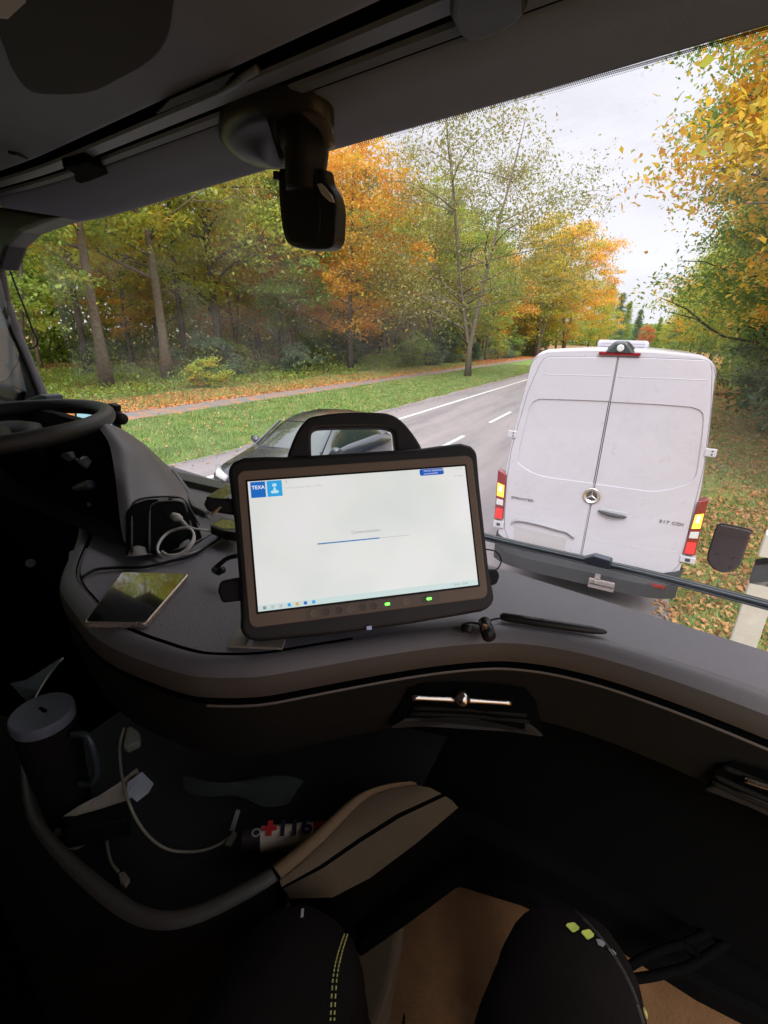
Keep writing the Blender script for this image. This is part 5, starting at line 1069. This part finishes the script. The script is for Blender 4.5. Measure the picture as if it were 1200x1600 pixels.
# ------------------------------------------------------------------ things in the tray
cup = thing('travel_mug', atz(66, 1150, -.715), 'black travel mug with flat grey lid standing at the left end of the tray', 'mug')
lc = atz(65, 1111, -.50)
q = MB(); q.lathe(lc+np.array([0, 0, -.215]), (0, 0, 1), [(.001, 0), (.028, 0), (.032, .06), (.037, .15), (.0385, .195), (.0375, .20)], 32); q.build('mug_body', M['trim'], cup, smooth=True)
q = MB(); q.lathe(lc+np.array([0, 0, -.016]), (0, 0, 1), [(.0385, 0), (.0392, .008), (.0388, .014), (.037, .016), (.001, .016)], 40); ld = q.build('lid', mat('lid_grey', (.12, .13, .16), .45, var=.12, vscale=60), cup)
q = MB(); q.box(lc+np.array([.0, .002, .0008]), (.014, .004, .002)); q.build('lid_hole', M['deep'], ld)
q = MB(); q.tube(spline([lc+np.array([.040, .01, -.03]), lc+np.array([.062, .018, -.028]), lc+np.array([.072, .018, -.05]), lc+np.array([.070, .016, -.09]), lc+np.array([.055, .012, -.115]), lc+np.array([.036, .006, -.12])], 4), .005, 8); q.build('mug_handle', mat('mug_handle', (.03, .04, .045), .4), cup, smooth=True)
def paper(name, pts, m, label, cat='paper', z=None):
    q = MB(); P = [atz(x, y, zz) for x, y, zz in pts]; q.prism(P, (0, 0, -.0012)); return tag(q.build(name, m, None), label, cat)
paper('folded_sheet', [(16, 1068, -.52), (42, 1062, -.50), (98, 1026, -.45), (60, 1080, -.50), (42, 1096, -.53)], mat('sheet_blue', (.13, .17, .19), .6), 'blue grey folded sheet sticking up behind the travel mug')
q = MB(); q.tube(spline([atz(*p) for p in [(55, 1090, -.50), (66, 1070, -.49), (82, 1045, -.47), (99, 1028, -.455)]], 4), .0012, 6); tag(q.build('sheet_edge_cord', mat('cord_pale', (.35, .36, .32), .5), None, True), 'pale thin cord along the edge of the sheet behind the mug', 'cord')
bx = flatthing('black_box', [(98, 1300), (200, 1280), (200, 1250), (98, 1276)], -.655, -.035, M['black'], 'flat black box lying in the tray under a crumpled paper', 'box', .003)
paper('crumpled_paper', [(99, 1275, -.652), (125, 1258, -.640), (155, 1243, -.636), (185, 1224, -.632), (206, 1206, -.630), (214, 1200, -.632), (222, 1215, -.640), (196, 1250, -.648), (160, 1262, -.650), (118, 1274, -.652)], M['paper'], 'crumpled beige paper lying on the flat black box in the tray')
paper('plastic_wrapper', [(200, 1222, -.628), (222, 1206, -.622), (240, 1224, -.628), (232, 1238, -.634), (214, 1252, -.640), (206, 1246, -.636), (196, 1247, -.634)], mat('wrapper', (.42, .46, .5), .3), 'shiny pale plastic wrapper at the upper end of the crumpled paper', 'wrapper')
paper('paper_scrap', [(104, 1318, -.70), (125, 1312, -.697), (152, 1303, -.69), (140, 1316, -.695), (118, 1328, -.70), (108, 1326, -.70)], M['paper'], 'small beige paper scrap below the flat black box in the tray')
q = MB(); q.tube([atz(90, 1302, -.70), atz(94, 1292, -.69)], [.006, .004], 10); tag(q.build('bottle_cap', M['white'], None, True), 'tiny white cap at the left end of the flat black box', 'cap')
cw = mat('cable_cream', (.26, .23, .17), .5)
tc_ = thing('tray_cable', atz(260, 1325, -.715), 'long cream cable hanging in a wide curve through the tray', 'cable')
q = MB(); q.tube(spline([atz(*p) for p in [(194, 1137, -.60), (188, 1160, -.61), (188, 1190, -.61), (193, 1225, -.612), (203, 1258, -.622), (218, 1288, -.65), (238, 1312, -.68), (262, 1327, -.70), (290, 1331, -.71), (320, 1328, -.71), (345, 1318, -.71), (358, 1308, -.71)]], 5), .0021, 8); q.build('cable_run', cw, tc_, smooth=True)
q = MB(); q.prism([atz(*p, -.70) for p in [(364, 1297), (371, 1300), (361, 1321), (351, 1319)]], (0, 0, -.006)); q.build('cable_plug', cw, tc_, bevel=.002)
q = MB(); q.prism([atz(*p) for p in [(197, 1136, -.60), (205, 1132, -.60), (219, 1142, -.61), (220, 1160, -.62), (200, 1169, -.62), (192, 1166, -.615)]], (0, 0, -.012)); q.build('wall_plug', mat('plug_olive', (.16, .16, .12), .5), tc_, bevel=.004)
sc_ = thing('short_cable', atz(180, 1345, -.715), 'short cream cable with square plug lying in the front of the tray', 'cable')
q = MB(); q.tube(spline([atz(*p, -.708) for p in [(166, 1302), (168, 1325), (174, 1348), (185, 1362)]], 5), .0022, 8); q.build('cable_run', cw, sc_, smooth=True)
q = MB(); q.prism([atz(*p, -.702) for p in [(184, 1364), (194, 1360), (203, 1372), (195, 1384), (188, 1380)]], (0, 0, -.008)); q.build('cable_plug', cw, sc_, bevel=.002)
fs = thing('fuse_strip', atz(365, 1290, -.715), 'thin pale strip leaning beside the red tipped carton in the tray', 'strip')
q = MB(); q.prism([atz(*p) for p in [(369, 1265, -.66), (375, 1266, -.66), (366, 1297, -.70), (359, 1296, -.70)]], (0, 0, -.003)); q.build('strip', mat('strip_pale', (.33, .33, .30), .5), fs)
# 911 carton: white sleeve, red ends, lettering upside down as seen
cart = thing('repair_kit_tube', atz(445, 1300, -.715), 'white tube with upside down 911 lettering and a red end lying in the tray', 'tube')
A0, A1, A2, A3 = [atz(*p, -.665) for p in [(378, 1285), (504, 1275), (496, 1307), (380, 1317)]]
ax = (A1-A0)/np.linalg.norm(A1-A0); sid = (A3-A0); sid -= ax*(sid@ax); wd = np.linalg.norm(sid); sid /= wd; upv = np.cross(sid, ax); upv *= np.sign(upv[2]); Lc = np.linalg.norm(A1-A0)
cm = (A0+A3)/2-upv*.018
def ringp(t, rr_=1.0): return [cm+ax*Lc*t+(sid*math.cos(a)*wd*.5+upv*math.sin(a)*.020)*rr_ for a in np.linspace(0, 2*math.pi, 28, endpoint=False)]
def seg_(t0, t1, m, name):
    q = MB(); q.grid([ringp(t0), ringp(t1)], True); q.f.append(tuple(range(28))); q.f.append(tuple(28+i for i in range(28))[::-1]); return q.build(name, m, cart)
seg_(.0, .22, mat('tube_black', (.02, .015, .015), .4), 'dark_end'); sl_ = seg_(.22, .86, mat('sleeve_white', (.62, .50, .40), .5), 'sleeve'); seg_(.86, 1.0, mat('tube_red', (.42, .02, .02), .4), 'red_end')
tm_ = mat('tube_ink', (.02, .02, .05), .5); tr_ = mat('tube_inkred', (.55, .03, .03), .5)
topc = lambda t, s: cm+ax*Lc*t+sid*s*wd+upv*(.0205*math.sqrt(max(0, 1-(2*s)**2))+.0004)
text('tube_number', '911', wd*1.3, topc(.85, -.34)+upv*.006, -ax*.85, sid*.80, tm_, cart, .0004, .03)
q = MB(); c = topc(.33, 0)+upv*.001
for dx_, dy_ in ((.010, .0035), (.0035, .011)): q.prism([c+ax*a*dx_+sid*b_*dy_ for a, b_ in ((-1, -1), (1, -1), (1, 1), (-1, 1))], upv*.0005*(1 if dx_ > .005 else 1.3))
q.build('red_cross', tr_, cart)
q = MB(); q.lathe(topc(.17, .12), upv, [(.004, 0), (.004, .0006), (.0065, .0006), (.0065, 0)], 20); q.build('small_ring', mat('ring_pale', (.3, .3, .26), .5), cart)
# dim cloth gloves
q = MB(); rows = []
for i in range(13):
    t = i/12; a = atz(290+190*t, 1210+10*math.sin(t*6)+14*t, -.665+.008*math.sin(t*9)); b_ = atz(285+175*t+10*math.sin(t*4), 1236+28*t+5*math.sin(t*11), -.69); m_ = (a+b_)/2+np.array([0, 0, .014+.006*math.sin(t*13)]); rows.append([a, m_, b_])
q.grid(rows); tag(q.build('folded_cloth', mat('cloth_green', (.035, .045, .036), .95, bump=.6, bscale=500), None, True, subsurf=1), 'dim dark green folded cloth at the back of the tray', 'cloth')
# black hoses in the footwell
hs = thing('seat_straps', atz(1020, 1500, FLZ), 'pair of black looped straps crossing the footwell right of the knee', 'strap')
q = MB()
for P in ([(960, 1525), (1000, 1500), (1040, 1482), (1068, 1474), (1110, 1455)], [(985, 1530), (1020, 1525), (1060, 1515), (1085, 1505), (1140, 1470)], [(1068, 1476), (1085, 1490), (1095, 1506)]): q.tube(spline([atz(*p, -.90) for p in P], 4), .007, 8)
q.build('strap', M['deep'], hs, smooth=True)

# ================================================================== the passenger's legs
def skin_body(name, verts, edges, radii, m, par, levels=2):
    me = bpy.data.meshes.new(name); pl_ = wloc(par); me.from_pydata([tuple(np.array(v)-pl_) for v in verts], edges, []); o = bpy.data.objects.new(name, me); COL.objects.link(o); o.parent = par
    sk = o.modifiers.new('skin', 'SKIN'); ly = me.skin_vertices[0] if me.skin_vertices else None
    if ly is None: me.attributes.new('x', 'FLOAT', 'POINT'); ly = me.skin_vertices[0]
    for i, r_ in enumerate(radii): ly.data[i].radius = r_ if isinstance(r_, tuple) else (r_, r_)
    ly.data[0].use_root = True; sk.use_smooth_shade = True; sk.branch_smoothing = .4
    s = o.modifiers.new('sub', 'SUBSURF'); s.levels = levels; s.render_levels = levels; me.materials.append(m); o['_w'] = list(map(float, pl_)); return o
KR = np.array(EYE)+np.array([.050, .355, -.60]); KL = np.array(EYE)+np.array([-.205, .225, -.62]); PV = EYE+np.array([-.05, -.20, -.72])
per = thing('person', (PV[0], PV[1], E+FLZ), 'passenger in black work trousers, only thighs and knees in view under the dashboard', 'person')
fl_ = E+FLZ
V_ = [PV, PV+np.array([.10, .04, 0]), PV+np.array([-.10, .04, 0])]; Ed = [(0, 1), (0, 2)]; Rd = [(.13, .11), (.11, .11), (.11, .11)]
for base_i, K, hip, ft in ((1, KR, V_[1], np.array([.10, .62, 0])), (2, KL, V_[2], np.array([-.20, .56, 0]))):
    pts = [hip+(K-hip)*.35+np.array([0, 0, .012]), hip+(K-hip)*.7+np.array([0, 0, .014]), hip+(K-hip)*.93+np.array([0, 0, .008]), K+np.array([0, .015, -.02]), K+np.array([0, .035, -.11]), np.array([K[0]+.01, K[1]+.05, fl_+.32]), np.array([K[0]+.01, K[1]+.03, fl_+.12])]
    rs = [.096, .086, .078, .070, .064, .062, .052]; prev = base_i
    for p, r_ in zip(pts, rs): V_.append(p); Ed.append((prev, len(V_)-1)); Rd.append((r_, r_)); prev = len(V_)-1
body_ = skin_body('trousers', V_, Ed, Rd, M['cloth'], per, 3)
for nm_, sz_, st_ in (('wrinkles', .11, .022), ('creases', .045, .009)):
    tx = bpy.data.textures.new(nm_, 'CLOUDS'); tx.noise_scale = sz_; tx.noise_depth = 2; tx.noise_basis = 'ORIGINAL_PERLIN'
    dm = body_.modifiers.new(nm_, 'DISPLACE'); dm.texture = tx; dm.strength = st_; dm.mid_level = .5
for K in (KR, KL):
    a = np.array([K[0]+.01, K[1]+.03, fl_+.06]); skin_body('boot', [a+np.array([0, 0, .07]), a, a+np.array([.01, .09, -.01]), a+np.array([.015, .17, -.02])], [(0, 1), (1, 2), (2, 3)], [.05, .052, .048, .042], M['satin'], per)
# ---- details on the trousers: set on the evaluated cloth surface
bpy.context.view_layer.update()
dg = bpy.context.evaluated_depsgraph_get(); ev = body_.evaluated_get(dg); em_ = ev.to_mesh(); 
from mathutils.bvhtree import BVHTree
bv = BVHTree.FromPolygons([tuple(v.co+Vector(wloc(per))) for v in em_.vertices], [tuple(p.vertices) for p in em_.polygons]); ev.to_mesh_clear()
def onleg(px, py, off=.002):
    r = ray(px, py); r = r/np.linalg.norm(r); h = bv.ray_cast(Vector(EYE), Vector(r))
    return np.array(h[0])-r*off if h[0] else None
def patch(pts, m, name):
    P = [onleg(*p) for p in pts]
    if any(p is None for p in P): print('patch miss', name, pts); return
    q = MB(); q.prism(P, (0, 0, .0012)); return q.build(name, m, per)
patch([(884, 1447), (886, 1444), (895, 1442), (898, 1443), (905, 1450), (904, 1453), (896, 1457), (893, 1456)], M['hivis'], 'reflective_patch'); patch([(908, 1458), (910, 1455), (919, 1453), (922, 1454), (928, 1461), (927, 1464), (919, 1468), (916, 1467)], M['hivis'], 'reflective_patch')
patch([(931, 1468), (939, 1469), (946, 1475), (942, 1480), (934, 1476)], M['greyt'], 'grey_patch'); patch([(950, 1483), (956, 1484), (963, 1491), (958, 1494)], M['greyt'], 'grey_patch')
patch([(471, 1421), (475, 1420), (474, 1433), (470, 1434)], M['white'], 'white_tab')
def stitch(pts, m, r=.0009, dash_=True):
    P = [onleg(*p) for p in spline([(x, y, 0) for x, y in pts], 14) if True] if False else [onleg(p[0], p[1]) for p in spline([(x, y, 0) for x, y in pts], 12)]
    q = MB(); i = 0
    while i < len(P)-1:
        if P[i] is not None and P[i+1] is not None: q.tube([P[i], P[i+1]], r, 5)
        i += 2 if dash_ else 1
    if q.v: q.build('stitching', m, per)
ys = mat('stitch_yellow', (.42, .40, .12), .6)
stitch([(538, 1460), (528, 1490), (520, 1530), (516, 1598)], ys); stitch([(543, 1460), (534, 1490), (526, 1530), (522, 1598)], ys)
stitch([(1006, 1578), (1012, 1598)], ys, .002, False)
stitch([(860, 1400), (900, 1425), (950, 1480), (985, 1540), (1005, 1598)], mat('stitch_dark', (.03, .025, .025), .7), .0016, False)
for o in bpy.data.objects:
    for k_ in ('_w', 'pal'):
        if k_ in o: del o[k_]
